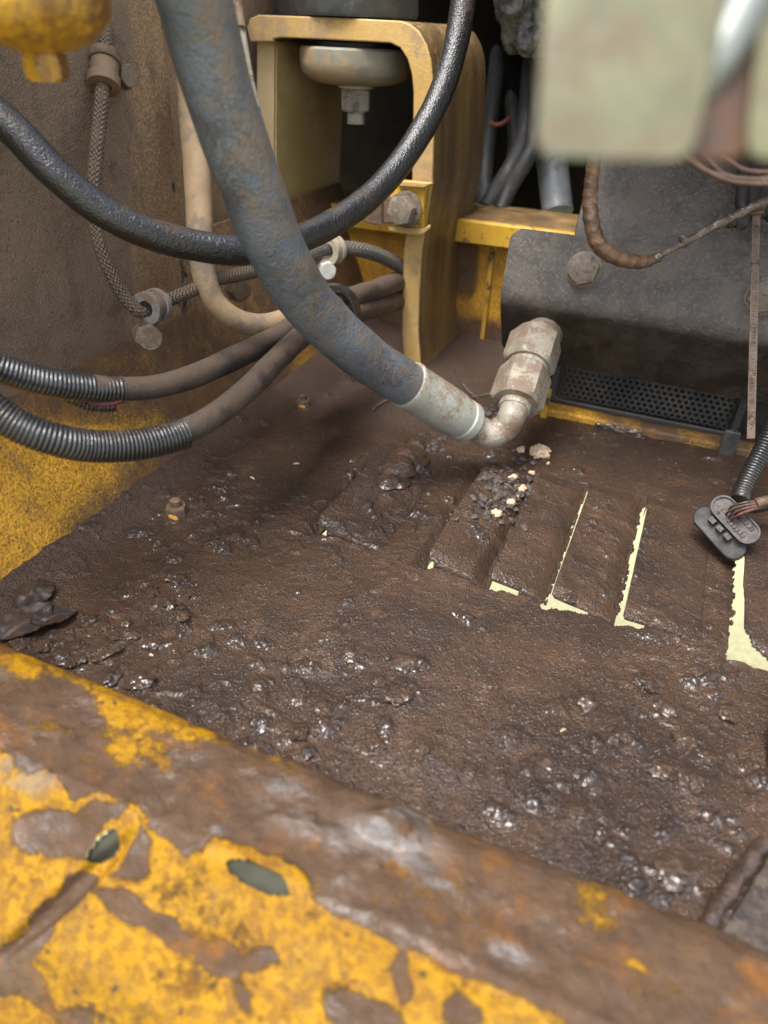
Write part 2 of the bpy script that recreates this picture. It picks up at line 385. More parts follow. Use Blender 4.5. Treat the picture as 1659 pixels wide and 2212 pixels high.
def bowl_mat():
    n = NT('yellow_bowl_paint'); c = n.mix(n.ramp(n.noise(40, 6, .7, stretch=(1, 1, .5)), .38, .62), (.50, .275, .014), (.36, .18, .012))
    f = n.math('MULTIPLY_ADD', n.up(0), .22, n.noise(45, 7, .75, stretch=(1, 1, .4), dist=.5)); f = n.math('ADD', f, n.math('MULTIPLY', n.math('SUBTRACT', n.noise(230, 4, .7), .5), .3))
    c = n.mix(n.ramp(f, .50, .72), c, (.17, .078, .022)); c = n.mix(n.ramp(n.noise(330, 4, .7), .60, .66), c, (.08, .045, .02)); n.bump(n.noise(250, 4), .0006)
    return n.out(c, n.ramp(n.noise(70, 4), .35, .65, .24, .45), 0, .6)
M['bowl'] = bowl_mat()
M['zinc'] = simple('zinc_plating', (.33, .34, .30), (.42, .425, .375), 35, (.36, .5), .35, (.20, .14, .09), 34, .48, .66, .10, ((90, .0005), (500, .0003)))
M['dustzinc'] = simple('dust_filmed_zinc', (.25, .225, .18), (.33, .30, .245), 40, (.42, .58), .15, (.15, .10, .065), 45, .46, .66, .05, ((300, .0006),))
M['dustsilver'] = simple('dust_coated_steel', (.235, .205, .16), (.31, .28, .22), 45, (.38, .55), .3, (.15, .108, .075), 40, .46, .62, .05, ((400, .0005),))
M['steel'] = simple('dull_steel', (.34, .33, .31), (.42, .40, .37), 50, (.45, .6), .5, (.19, .145, .11), 50, .52, .66, 0, ((350, .0005),))
M['rubber'] = simple('grey_rubber', (.045, .047, .048), (.075, .077, .076), 40, (.45, .6), 0, (.15, .14, .125), 25, .52, .65, 0, ((350, .0004),))
M['disc'] = simple('dusty_mount_plate', (.20, .19, .145), (.27, .25, .195), 22, (.5, .65), .0, (.34, .23, .12), 16, .47, .58, 0, ((250, .0004),))
M['black'] = simple('black_grime', (.012, .011, .010), (.022, .018, .015), 30, (.5, .8), 0, None)
M['rear'] = simple('shade_blackened_steel', (.004, .003, .002), (.007, .005, .003), 20, (.8, .95), 0, None, spec=.1)  # near-black colour carries the shade of the enclosed bay
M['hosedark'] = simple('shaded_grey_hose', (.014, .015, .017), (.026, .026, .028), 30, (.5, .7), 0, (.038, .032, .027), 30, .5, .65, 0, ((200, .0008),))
M['greypipe'] = simple('scuffed_grey_pipe', (.13, .14, .15), (.17, .18, .19), 30, (.45, .6), 0, (.08, .08, .08), 26, .58, .61, 0, ((200, .0005),))
M['rough'] = simple('rough_grey_casting', (.09, .09, .088), (.17, .17, .165), 120, (.4, .6), 0, (.03, .03, .03), 90, .5, .6, 0, ((200, .0025),))
M['clamp'] = simple('dusty_clamp', (.165, .108, .066), (.125, .080, .050), 40, (.65, .85), 0, (.085, .056, .036), 40, .52, .66, 0, ((400, .0005),))
M['clampgrey'] = simple('dusty_grey_clamp', (.17, .165, .165), (.21, .195, .185), 40, (.5, .7), 0, (.15, .105, .072), 50, .46, .62, .1, ((400, .0005),))
M['clamppale'] = simple('pale_rubber_clamp', (.40, .34, .255), (.33, .275, .205), 40, (.6, .8), 0, (.20, .16, .125), 60, .55, .66, 0, ((400, .0004),))
M['silver'] = simple('pale_zinc', (.60, .59, .52), (.50, .49, .43), 50, (.45, .6), .0, (.3, .24, .17), 60, .55, .66, 0, ((400, .0003),))
def cover_mat(name, lower):
    n = NT(name)
    if not lower:
        c = n.mix(n.ramp(n.noise(30, 7, .7, dist=.5), .38, .62), (.040, .035, .031), (.082, .067, .055))
        c = n.mix(n.ramp(n.noise(320, 5, .7), .5, .64), c, (.115, .090, .072)); r = n.ramp(n.noise(40, 5), .35, .65, .36, .6)
        n.bump(n.noise(160, 5, .7), .0006); n.bump(n.noise(700, 3), .0003)
        return n.out(c, r, 0, .5)
    # dust above the bend, oil below, each also toned for its light and shade: 'paint' is 1 on the dusty face and 0 on the oily one
    p = n.math('ADD', n.attr('paint'), n.math('MULTIPLY', n.math('SUBTRACT', n.noise(90, 6, .7), .5), .7)); f = n.ramp(p, .3, .7)
    c1 = n.mix(n.ramp(n.noise(30, 7, .7, dist=.5), .38, .62), (.040, .034, .029), (.080, .066, .054)); c1 = n.mix(n.ramp(n.noise(320, 5, .7), .5, .66), c1, (.115, .093, .075))
    c2 = n.mix(n.ramp(n.noise(35, 6, .7), .4, .65), (.020, .0155, .012), (.052, .037, .025))
    c = n.mix(f, c2, c1)
    wr = n.noise(170, 5, .65, stretch=(.5, 1.6, 1.6), dist=1.0); vein = n.ramp(n.math('ABSOLUTE', n.math('SUBTRACT', wr, .5)), 0, .04, 1, 0)
    vein = n.math('MULTIPLY', vein, n.math('MULTIPLY', n.math('SUBTRACT', 1., f), n.ramp(n.noise(30, 3), .45, .6))); c = n.mix(n.math('MULTIPLY', vein, .4), c, (.11, .082, .056))
    n.bump(vein, .0007); n.bump(n.noise(160, 5, .7), .0006); n.bump(n.noise(700, 3), .0003)
    return n.out(c, n.math('MULTIPLY_ADD', f, .2, .33), 0, .5)
M['cover'] = cover_mat('dusty_black_cover', True); M['plate'] = cover_mat('dusty_black_plate', False)
M['stepplate'] = simple('wet_dirty_steel', (.030, .022, .017), (.052, .037, .027), 45, (.35, .55), 0, (.085, .062, .045), 60, .52, .66, 0, ((150, .0012), (420, .0006)))
M['coverbolt'] = simple('grimy_bolt', (.125, .098, .075), (.16, .125, .095), 80, (.4, .6), .2, (.06, .05, .042), 120, .55, .65, 0, ((300, .0009),))
M['grille'] = simple('black_grille_paint', (.030, .031, .033), (.052, .050, .046), 25, (.35, .5), 0, (.085, .072, .055), 18, .55, .72, 0, ((500, .0002),))
M['rusty'] = simple('dusty_brown_plastic', (.075, .046, .028), (.115, .074, .048), 70, (.4, .6), 0, (.034, .021, .013), 60, .5, .64, 0, ((400, .0006),))
M['tape'] = simple('brown_cloth_tape', (.115, .062, .03), (.06, .034, .02), 60, (.35, .55), 0, (.19, .115, .06), 90, .54, .66, 0, ((260, .0012), (700, .0004)))
M['wirewrap'] = simple('oily_wire_wrap', (.055, .034, .026), (.10, .07, .055), 90, (.25, .45), 0, (.27, .22, .19), 100, .54, .64, 0, ((300, .0012),), .6)
M['connector'] = simple('dusty_grey_connector', (.038, .029, .024), (.058, .044, .037), 120, (.5, .65), 0, (.022, .017, .013), 90, .56, .68, 0, ((600, .0003),))
M['redwire'] = simple('red_wire', (.15, .025, .02), (.11, .02, .016), 80, (.4, .6), 0, (.10, .06, .045), 80, .5, .62)
M['brownwire'] = simple('brown_wire', (.045, .023, .014), (.075, .038, .023), 80, (.4, .6), 0, (.10, .062, .042), 80, .55, .65)
M['foam'] = simple('crumbly_pale_foam', (.62, .47, .32), (.50, .36, .23), 200, (.8, .95), 0, (.28, .17, .09), 160, .56, .68, 0, ((500, .0009),))
M['leaf'] = simple('wet_dead_leaf', (.026, .016, .011), (.046, .029, .02), 60, (.4, .6), 0, (.02, .015, .012), 40, .5, .62, 0, ((180, .0007),))
M['twig'] = simple('grey_twig', (.16, .13, .11), (.09, .07, .06), 80)
M['chip'] = simple('yellow_chip', (.60, .30, .05), (.5, .24, .04), 200, (.5, .7))
M['pale'] = simple('pale_green_grey_paint', (.070, .074, .036), (.125, .122, .060), 55, (.35, .5), 0, (.10, .078, .044), 60, .44, .66, 0, ((300, .0003),))
M['rust'] = simple('rusty_edge', (.075, .032, .011), (.045, .020, .008), 60, (.5, .7))
M['glare'] = simple('glare_grey', (.27, .29, .275), (.22, .235, .22), 30, (.45, .55), .5)
M['slotgrey'] = simple('grey_green_steel', (.038, .039, .028), (.055, .055, .040), 60, (.8, .9), spec=.1)
def ground_mat():
    n = NT('pale_dry_ground'); c = n.mix(n.ramp(n.noise(40, 6, .7), .35, .65), (.36, .34, .185), (.42, .395, .225)); c = n.mix(n.ramp(n.noise(90, 6, .75), .48, .66), c, (.23, .215, .115))
    n.bump(n.noise(120, 5, .7), .006); return n.out(c, .9, 0, .3)
M['ground'] = ground_mat()

# ------------------------------------------------------------------ setting: ground far below, bay floor
mb = MB(); S = 30
mb.add([(-S, -S, -1.3), (S, -S, -1.3), (S, S, -1.3), (-S, S, -1.3)], [(0, 1, 2, 3)])
tag(mb.build('ground', M['ground']), 'pale dry ground seen through the floor slots', kind='structure')

CL = [(379, 1247, 26), (330, 1281, 14), (361, 1302, 19), (406, 1281, 16), (396, 1331, 14), (240, 1318, 16), (193, 1345, 24), (200, 1366, 12), (230, 1356, 11), (280, 1374, 19), (271, 1345, 12), (253, 1376, 12), (325, 1390, 17), (158, 1411, 32), (222, 1405, 32), (304, 1471, 28), (153, 1363, 10), (240, 1461, 26), (40, 1385, 22), (95, 1395, 18), (110, 1330, 14), (20, 1340, 18),
      (874, 1434, 25), (860, 1499, 26), (820, 1470, 14), (1269, 1519, 20), (1397, 1474, 24), (1439, 1529, 24), (1060, 1480, 13), (909, 1617, 22), (1282, 1705, 15), (1297, 1800, 17), (1429, 1665, 22), (1499, 1690, 24), (1249, 1755, 16), (1014, 1670, 14), (1084, 1683, 13), (1459, 1885, 38), (645, 1582, 20), (810, 1607, 20), (665, 1622, 14), (645, 1497, 20), (1545, 1500, 16), (1575, 1540, 20), (460, 1170, 14), (755, 1410, 13), (835, 1420, 10), (420, 1262, 8), (1100, 1590, 18), (1350, 1590, 15), (1230, 1290, 14), (700, 1530, 16), (560, 1480, 15), (1480, 1600, 22), (1530, 1640, 18), (1190, 1650, 16)]
# louvres: (x of the cut edge, width of the flap, gap, lift, y of rear end)
YF = .426
LOUV = [(-.232, .060, .0006, .010, .600), (-.133, .046, .0004, .0085, .610), (-.082, .043, .0005, .0085, .610), (-.035, .047, .0018, .0075, .612), (.018, .055, .0029, .0075, .612), (.097, .060, .0023, .009, .60)]
def floor_grid():
    st = .00105
    xs = np.arange(-.415, .27, st); ys = np.arange(.155, .965, st)
    X, Y = np.meshgrid(xs, ys); ny, nx = X.shape
    P = np.stack([X, Y, np.zeros_like(X)], -1)
    wet = sstep(.66, .40, Y) * .9 + .1; W = np.zeros_like(X)
    Z = (fbm(P, 14, 3, 1) - .5) * .007 + (fbm(P, 60, 3, 5) - .5) * .0016 * (.3 + .7 * wet)
    Z += (noise(P * np.array([1.0, 1.5, 1]), 170, 9) - .5) * .0007 * (.25 + .75 * wet)
    ridg = 1 - np.abs(2 * fbm(P + .3, 38, 3, 21) - 1)
    Z += sstep(.86, 1, ridg) * .0018 * wet * sstep(.5, .62, fbm(P, 12, 2, 44))
    for (u, v, r) in CL:
        p = pz(u, v, 0); rm = r * depth(p) / F; q = np.hypot(X - p[0], Y - p[1]) / (rm * 2.0)
        Z += rm * .34 * np.exp(-q * q * 1.8)
    # small lumps and blisters in the mud, thickest towards the front
    dens = fbm(P, 16, 3, 31)
    N = 2300; cx = RNG.uniform(-.41, .26, N); cy = RNG.uniform(.17, .74, N)
    for a, b in zip(cx, cy):
        i = int((b - ys[0]) / st); j = int((a - xs[0]) / st)
        if not (0 <= i < ny and 0 <= j < nx): continue
        if dens[i, j] < RNG.uniform(.44, .60) + .12 * sstep(.40, .66, b) * (1 - sstep(-.28, -.2, a) * sstep(.43, .46, b)): continue
        r = .0013 + .0052 * RNG.random() ** 3.4; h = r * RNG.uniform(.3, .75)
        k = int(r * 1.8 / st) + 2; i0, i1, j0, j1 = max(i - k, 0), min(i + k + 1, ny), max(j - k, 0), min(j + k + 1, nx)
        an = RNG.uniform(0, 3.14); ca, sa = math.cos(an), math.sin(an); el = RNG.uniform(1, 1.8)
        dx, dy = X[i0:i1, j0:j1] - a, Y[i0:i1, j0:j1] - b
        q = np.hypot((dx * ca + dy * sa) / el, -dx * sa + dy * ca) / r
        q = q * (1 + .5 * (noise(P[i0:i1, j0:j1], 420, 3) - .5))
        dome = np.sqrt(np.clip(1 - q * q, 0, 1)) * (.75 + .5 * noise(P[i0:i1, j0:j1], 600, 6)); Z[i0:i1, j0:j1] += h * dome * .9
        if RNG.random() < .6: W[i0:i1, j0:j1] = np.maximum(W[i0:i1, j0:j1], sstep(.0, .5, dome))
    # dust and silt banked against the left panel
    Z += .010 * sstep(-.365, -.41, X) ** 1.5 + .003 * sstep(.70, .79, Y) * sstep(-.1, -.2, X) * fbm(P, 60, 3, 77)
    keep = np.ones((ny - 1, nx - 1), bool); lid = -np.ones((ny - 1, nx - 1), int)
    Xc = (X[:-1, :-1] + X[1:, 1:]) / 2; Yc = (Y[:-1, :-1] + Y[1:, 1:]) / 2; Pc = np.stack([Xc, Yc, 0 * Xc], -1)
    for k, (x0, wd, gap, lift, yr) in enumerate(LOUV):
        jag = (fbm(Pc, 200, 4, 100 + k) - .5) * .0075
        t = (X - x0) / wd; ins = (t >= 0) & (t <= 1) & (Y > YF)
        fade = sstep(yr + .004, yr - .03, Y)
        rise = 1.35 * lift * np.clip(1 - t, 0, 1) ** .8 * fade * (1 + .25 * (noise(P, 40, k) - .5))
        lip = 1 - .35 * sstep(YF + .010, YF, Y)
        Z = np.where(ins, Z * .8 + rise * lip, Z)
        if True:          # mud has slumped into a groove along the cut edge
            Z -= np.where((t < 0) & (Y > YF - .004) & (Y < yr), (.0062 if k <= 2 else .0034) * sstep(-.016 / wd, -.002 / wd, t) * fade * (.7 + .6 * noise(P, 90, k)), 0)
        tc_ = (Xc - x0) / wd
        if k > 2:
            g = gap * (1 + 1.7 * sstep(YF + .085, YF, Yc) ** 1.5) if k == 5 else gap * (.8 + .5 * fbm(Pc, 40, 2, 200 + k))
            keep &= ~((Xc < x0 + jag * .3) & (Xc > x0 - g + jag) & (Yc > YF - .001) & (Yc < yr - .012) & (fbm(Pc, 90, 2, 60 + k) > (.40 if k == 3 else .12)))
            keep &= ~((np.abs(Xc - x0) < st) & (Yc > YF - .001) & (Yc < yr - .03))
        else:
            keep &= ~((np.abs(Xc - x0) < st * .6) & (Yc > YF) & (Yc < YF + .006))
        # open triangular mouth at the front of each flap
        mw = [.012, .008, .026, .032, .018, .05][k]; mh = [.0055, .0045, .0052, .009, .0035, .008][k]; rc = [.004, .004, .005, .008, .006, .026][k]
        s_ = (Xc - x0 + .002) / mw
        keep &= ~((s_ > -.1) & (s_ < 1) & (Yc < YF + .0012) & (Yc > YF - mh * np.clip(1 - s_, 0, 1) ** 1.3 - .0009 + jag * .8))
        cdx, cdy = (Xc - x0) / rc, (Yc - YF) / rc
        keep &= ~((cdx > -.1) & (cdx < 1) & (cdy > -.25) & (cdy < 1) & (np.hypot(1 - cdx, 1 - cdy) > 1 + jag * 40))
        lid[(tc_ >= 0) & (tc_ <= 1) & (Yc > YF) & (Yc < yr)] = k
    P[..., 2] = Z
    dry = np.maximum.reduce([sstep(.56, .72, Y) * sstep(-.12, -.24, X), sstep(-.335, -.40, X) * .75, sstep(.0, .0001, 0 * X)])
    return X, Y, P, keep, lid, dry, np.clip(W, 0, 1)
FX, FY, FP, FKEEP, FLID, FDRY, FWET = floor_grid()
def floor_z(x, y):
    j = int(round((x - FX[0, 0]) / (FX[0, 1] - FX[0, 0]))); i = int(round((y - FY[0, 0]) / (FY[1, 0] - FY[0, 0])))
    i = min(max(i, 0), FX.shape[0] - 1); j = min(max(j, 0), FX.shape[1] - 1); return float(FP[i, j, 2])
def floor_mesh(sel, name, parent=None):
    ny, nx = FX.shape; ii, jj = np.nonzero(sel & FKEEP)
    a = ii * nx + jj; Q = np.stack([a, a + 1, a + nx + 1, a + nx], 1)
    used, inv = np.unique(Q, return_inverse=True); Q = inv.reshape(Q.shape)
    V = FP.reshape(-1, 3)[used]; D = FDRY.reshape(-1)[used]; Wt = FWET.reshape(-1)[used]
    # drop a short skirt from the free edges so that the sheet shows its thickness
    e = np.concatenate([Q[:, [0, 1]], Q[:, [1, 2]], Q[:, [2, 3]], Q[:, [3, 0]]]); key = np.sort(e, 1); kk = key[:, 0] * 10000000 + key[:, 1]
    u, idx, cnt = np.unique(kk, return_index=True, return_counts=True); be = e[idx[cnt == 1]]
    bv = np.unique(be); mp = -np.ones(len(V), int); mp[bv] = np.arange(len(bv)) + len(V)
    V2 = V[bv] - np.array([0, 0, .003]); V = np.vstack([V, V2]); D = np.concatenate([D, D[bv]]); Wt = np.concatenate([Wt, Wt[bv]])
    Q = np.vstack([Q, np.stack([be[:, 1], be[:, 0], mp[be[:, 0]], mp[be[:, 1]]], 1)])
    me = bpy.data.meshes.new(name); me.vertices.add(len(V)); me.vertices.foreach_set('co', V.astype(np.float32).ravel())
    me.loops.add(Q.size); me.loops.foreach_set('vertex_index', Q.astype(np.int32).ravel())
    me.polygons.add(len(Q)); me.polygons.foreach_set('loop_start', np.arange(0, Q.size, 4, dtype=np.int32)); me.update(calc_edges=True)
    me.polygons.foreach_set('use_smooth', np.ones(len(Q), bool))
    at = me.attributes.new('dry', 'FLOAT', 'POINT'); at.data.foreach_set('value', D.astype(np.float32))
    at = me.attributes.new('wet', 'FLOAT', 'POINT'); at.data.foreach_set('value', Wt.astype(np.float32))
    me.materials.append(M['mud']); o = bpy.data.objects.new(name, me); COL.objects.link(o)
    if parent: o.parent = parent
    return o
bay_floor = tag(floor_mesh(FLID < 0, 'bay_floor'), 'steel bay floor under wet brown mud', kind='structure')
for k in range(len(LOUV)): floor_mesh(FLID == k, 'louvre', bay_floor)

# ------------------------------------------------------------------ left side: upper panel, sloping lower panel
XU = -.445
def grid_sheet(fn, nu, nv, thick):
    U, Vv = np.meshgrid(np.linspace(0, 1, nu), np.linspace(0, 1, nv)); P = fn(U, Vv)
    Q = []
    for i in range(nv - 1):
        for j in range(nu - 1): Q.append((i * nu + j, i * nu + j + 1, (i + 1) * nu + j + 1, (i + 1) * nu + j))
    A = P.reshape(-1, 3); n = len(A); B = A + np.asarray(thick)
    Q2 = [tuple(n + k for k in q[::-1]) for q in Q]; R = []
    for i in range(nv - 1):
        a, b = i * nu, (i + 1) * nu; R += [(a, b, n + b, n + a)]; a, b = i * nu + nu - 1, (i + 1) * nu + nu - 1; R += [(b, a, n + a, n + b)]
    for j in range(nu - 1):
        a, b = j, j + 1; R += [(b, a, n + a, n + b)]; a, b = (nv - 1) * nu + j, (nv - 1) * nu + j + 1; R += [(a, b, n + b, n + a)]
    return np.vstack([A, B]), Q + Q2 + R
# outline of the upper panel's lower edge and its right edge, as points in its own plane
e1 = px(-150, 905, XU); e2 = px(210, 805, XU); e3 = px(283, 770, XU); e4 = px(400, 692, XU); 
yR = px(392, 430, XU)[1]
def upper_fn(U, V):
    yl = -.05; y = yl + (yR + .035 * 0 - yl) * U
    zb = np.interp(y, [yl, e1[1], e2[1], e3[1], yR], [e1[2], e1[2], e2[2], e3[2] + .004, e4[2] + .0])
    return np.stack([XU + 0 * y, y, zb + (.60 - zb) * V], -1)
V, Q = grid_sheet(upper_fn, 60, 60, (-.004, 0, 0))
u_, v_ = project(V); g = np.array([0.0] * len(V))
tan = sstep(200, 360, u_) * .95; bare = sstep(335, 385, u_) * .56 * sstep(60, 250, v_) + .45 * sstep(60, -40, u_) * sstep(500, 650, v_)
tag(MB().add(V, Q).build('side_panel', M['panel'], attrs={'tan': tan, 'bare': bare}), 'dust-coated dark side panel behind the hoses at upper left', 'panel')
# yellow lower panel, leaning outwards from the floor
ZT = .175
def lower_fn(U, V):
    y = .10 + .86 * U; z = -.012 + (ZT + .012) * V; x = -.400 - .056 * np.clip(z, 0, 1) / .14
    return np.stack([x + .0 * y, y, z], -1)
V, Q = grid_sheet(lower_fn, 90, 40, (-.004, 0, 0)); u_, v_ = project(V)
paint = .95 * sstep(620, 110, u_ + (v_ - 1100) * .25) * sstep(860, 980, v_) * sstep(60, 0, np.abs(0 * u_)) + .22
paint = paint * (.30 + .70 * sstep(.004, .055, V[:, 2] + .03 * sstep(160, 40, u_)))
paint = np.maximum(paint, .62 * sstep(40, 0, np.hypot((u_ - 560) / 2.2, (v_ - 880)))); paint = np.maximum(paint, .55 * sstep(110, 20, np.hypot(u_ - 680, v_ - 760)))
tag(MB().add(V, Q).build('lower_panel', M['lowpaint'], attrs={'paint': paint}), 'grimy yellow lower panel leaning out from the mud at left', 'panel')
# dirty flange between the upper panel and the bracket
mb = MB(); a = px(398, 250, XU - .03)
mb.box((XU - .07, .80, .30), np.eye(3), (.004, .24, .3)); tag(mb.build('inner_side_panel', M['panel'], attrs={'tan': np.full(8, .55), 'bare': np.full(8, .28)}), 'brown inner side panel in the shade behind the hanging hoses', 'panel')

# ------------------------------------------------------------------ arched bracket and rubber mount
YB = .79
outer = [(562, 735), (545, 640), (535, 400), (533, 60), (539, 40), (558, 32), (700, 37), (865, 45), (885, 52), (903, 66), (920, 95), (930, 130), (935, 180), (936, 300), (934, 395), (911, 540), (905, 640), (903, 716), (908, 790), (911, 805)]
inner = [(878, 805), (872, 770), (868, 716), (869, 640), (872, 540), (890, 385), (893, 200), (889, 160), (880, 128), (864, 103), (843, 93), (720, 86), (605, 81), (588, 84), (578, 97), (577, 400), (583, 590), (590, 690), (600, 735)]
br = thing('arch_bracket', py(905, 800, YB), 'dusty yellow arched bracket of thick plate on the bay floor', 'bracket')
DB = .185
fr = [py(u, v, YB) for u, v in [(540, 90)] + outer[3:] + inner[:13] + [(590, 84), (590, 90)]]
MB().prism(fr, (0, .004, 0)).build('front_edge', M['bracket'], br, bevel=.0012)
back = [p + np.array([0, .004, 0]) for p in fr]
MB().prism(back, (0, DB, 0)).build('band', M['bracketside'], br)
LL = [(577, 84), (577, 400), (583, 590), (590, 690), (600, 735), (562, 735), (545, 640), (540, 400), (540, 84)]
MB().prism([py(u, v, YB) + np.array([0, .014, 0]) for u, v in LL], (0, DB - .014, 0)).build('left_leg', M['liner'], br, bevel=.001)
MB().prism([py(u, v, YB) + np.array([0, .010, 0]) for u, v in [(541, 560), (582, 575), (590, 690), (600, 735), (562, 735), (545, 640)]], (0, .0038, 0)).build('left_leg_edge', M['bracket'], br, bevel=.0006)
# the inside of the left leg is only dusty
il = [py(u, v, YB) for u, v in [(577, 97), (577, 400), (583, 590), (590, 690)]]
mb = MB(); A = [p + np.array([.0012, .016, 0]) for p in il]; B = [p + np.array([.0012, .004 + DB, 0]) for p in il]
mb.add(A + B + [p + np.array([.0015, 0, 0]) for p in A + B], [(0, 1, 5, 4), (1, 2, 6, 5), (2, 3, 7, 6), (8, 12, 13, 9), (9, 13, 14, 10), (10, 14, 15, 11), (0, 8, 9, 1), (1, 9, 10, 2), (2, 10, 11, 3), (0, 4, 12, 8), (3, 11, 15, 7), (4, 5, 13, 12), (5, 6, 14, 13), (6, 7, 15, 14)])
mb.build('liner', M['liner'], br)
c = py(662, 738, .845); MB().lathe(c, (0, 1, 0), [(0, .020), (.002, .027), (.055, .027)], 40).build('foot', M['bracket'], br)
mt = thing('rubber_mount', py(768, 268, .845), 'grey rubber mount bolted through the top of the arched bracket', 'mount')
c = py(768, 100, .845); zt = py(700, 36, YB)[2] + .0008; zbm = py(720, 90, YB)[2]
cx_, cy_ = c[0], .848
MB().lathe((cx_, cy_, zt), (0, 0, 1), [(0, .064), (.004, .066), (.045, .064), (.06, .05)], 48).build('upper_pad', M['rubber'], mt)
MB().lathe((cx_ - .062, cy_ + .01, zt), (0, 0, 1), [(0, .04), (.05, .04)], 32).build('spacer', M['black'], mt)
MB().lathe((cx_, cy_, zbm - .012), (0, 0, 1), [(0, .05), (.0118, .05)], 40).build('lower_pad', M['black'], mt)
zd0 = py(768, 190, .80)[2]; zd1 = py(768, 104, .80)[2]; h_ = zd1 - zd0
MB().lathe((cx_, cy_, zd0), (0, 0, 1), [(0, .030), (.002, .045), (.006, .055), (.013, .0615), (.022, .063), (h_ - .002, .0625), (h_, .060)], 56).build('mount_plate', M['disc'], mt)
zn = py(768, 240, .848)[2]; zs = py(768, 268, .848)[2]
MB().lathe((cx_, cy_, zd0 - .003), (0, 0, 1), [(0, .020), (.0028, .020)], 40).build('washer', M['silver'], mt)
MB().hexnut((cx_, cy_, zn), (0, 0, 1), zd0 - .003 - zn, .031, .3).build('nut', M['steel'], mt)
prof = []; zz = 0; n_ = 6; L_ = zn - zs
for k in range(n_): prof += [(L_ * (k + .1) / n_, .0085), (L_ * (k + .45) / n_, .0103), (L_ * (k + .65) / n_, .0103), (L_ * (k + .98) / n_, .0085)]
MB().lathe((cx_, cy_, zs), (0, 0, 1), prof + [(L_ + .002, .009)], 32).build('stud', M['silver'], mt)

# yellow pipe clip on the right leg: angle bracket, strap, bolt
ac = thing('angle_clip', py(875, 470, YB - .01), 'yellow angle clip bolted to the right leg of the bracket', 'clip')
yc = YB - .012
MB().prism([py(u, v, yc) for u, v in [(800, 398), (862, 390), (932, 397), (918, 415), (916, 492), (868, 495), (868, 470), (800, 470)]], (0, .010, 0)).build('plate', M['beampaint'], ac, bevel=.001)
MB().prism([py(u, v, yc) for u, v in [(862, 389), (936, 394), (920, 404), (862, 400)]], (0, -.006, 0)).build('top_lip', M['bracket'], ac, bevel=.0008)
MB().prism([py(u, v, yc) for u, v in [(838, 486), (918, 493), (930, 484), (932, 491), (915, 506), (880, 504), (845, 497)]], (0, -.004, 0)).build('bottom_lip', M['bracket'], ac, bevel=.0008)
MB().prism([py(u, v, yc - .0005) for u, v in [(790, 440), (826, 425), (850, 421), (885, 415), (902, 432), (905, 470), (890, 484), (828, 480), (815, 484), (790, 478)]], (0, -.006, 0)).build('strap', M['clamp'], ac, bevel=.0015)
MB().tube([py(822, 430, yc - .007), py(822, 482, yc - .007)], .0035, 16, .004).build('strap_bead', M['clamp'], ac)
c = py(877, 452, yc - .0065); MB().lathe(c, (0, -1, .1), [(0, .0185), (.0025, .0185), (.003, .017)], 40).build('washer', M['coverbolt'], ac)
MB().hexnut(c + np.array([-.001, -.003, 0]), (-.12, -1, .05), .0115, .0275, .25).build('bolt', M['dustsilver'], ac)

# ------------------------------------------------------------------ rear: beam, yellow panel, dark wall and hanging hoses
YBM = .915
z1 = py(1100, 488, YBM)[2]; z0 = py(1100, 538, YBM)[2]; yb2 = pz(1100, 446, z1)[1]
rb = thing('cross_beam', (-.25, YBM, z0), 'yellow cross beam with worn oily top behind the bracket', 'beam')
MB().box((-.18, YBM + .006, (z0 + z1) / 2), np.eye(3), (.32, .006, (z1 - z0) / 2)).build('front_flange', M['beampaint'], rb, bevel=.0015)
MB().box((-.18, (YBM + .0122 + yb2) / 2, z1 - .004), np.eye(3), (.32, (yb2 - YBM - .0122) / 2, .004)).build('top_flange', M['bracketside'], rb, bevel=.001)
rp = thing('rear_bulkhead', (-.2, YBM + .012, 0), 'yellow rear panel below the cross beam with dark grime at its foot', 'panel')
mb = MB(); V, Q = grid_sheet(lambda U, V: np.stack([-.46 + .62 * U, YBM + .022 + 0 * U, -.02 + (z0 + .02) * V], -1), 60, 30, (0, .004, 0))
u_, v_ = project(V); paint = 1.0 * sstep(.005, .055, V[:, 2]) * sstep(690, 700, u_) * (1 - .9 * sstep(40, 20, np.abs(u_ - 1005)) * sstep(700, 600, v_)) * (1 - .55 * (u_ < 870) * sstep(600, 640, v_)) + .12
mb.add(V, Q).build('sheet', M['lowpaint'], rp, attrs={'paint': paint})
for u0 in (1052, 745):
    a = py(u0, 545, YBM + .016); b = py(u0 - 8, 790, YBM + .016)
    MB().box(((a + b) / 2 + np.array([0, .003, 0])), np.eye(3), (.003, .0028, abs(a[2] - b[2]) / 2)).build('rib', M['dirtyyellow'] if u0 > 900 else M['black'], rp, bevel=.001)
mb = MB(); mb.box((-.1, 1.16, .35), np.eye(3), (.75, .01, .42)); tag(mb.build('rear_wall', M['rear']), 'rear wall of the bay behind the bracket, blackened to stand for shade', 'wall')
mb = MB(); mb.box((.22, 1.145, .56), np.eye(3), (.38, .012, .06)); mb.box((-.5, 1.07, .50), np.eye(3), (.34, .10, .008)); mb.box((.22, .83, .47), np.eye(3), (.38, .30, .03)); tag(mb.build('sky_blocker', M['rear']), 'unseen dark slabs added over the back of the bay to block sky light', 'light blocker')  # unseen slabs added to block sky light from the bay's back
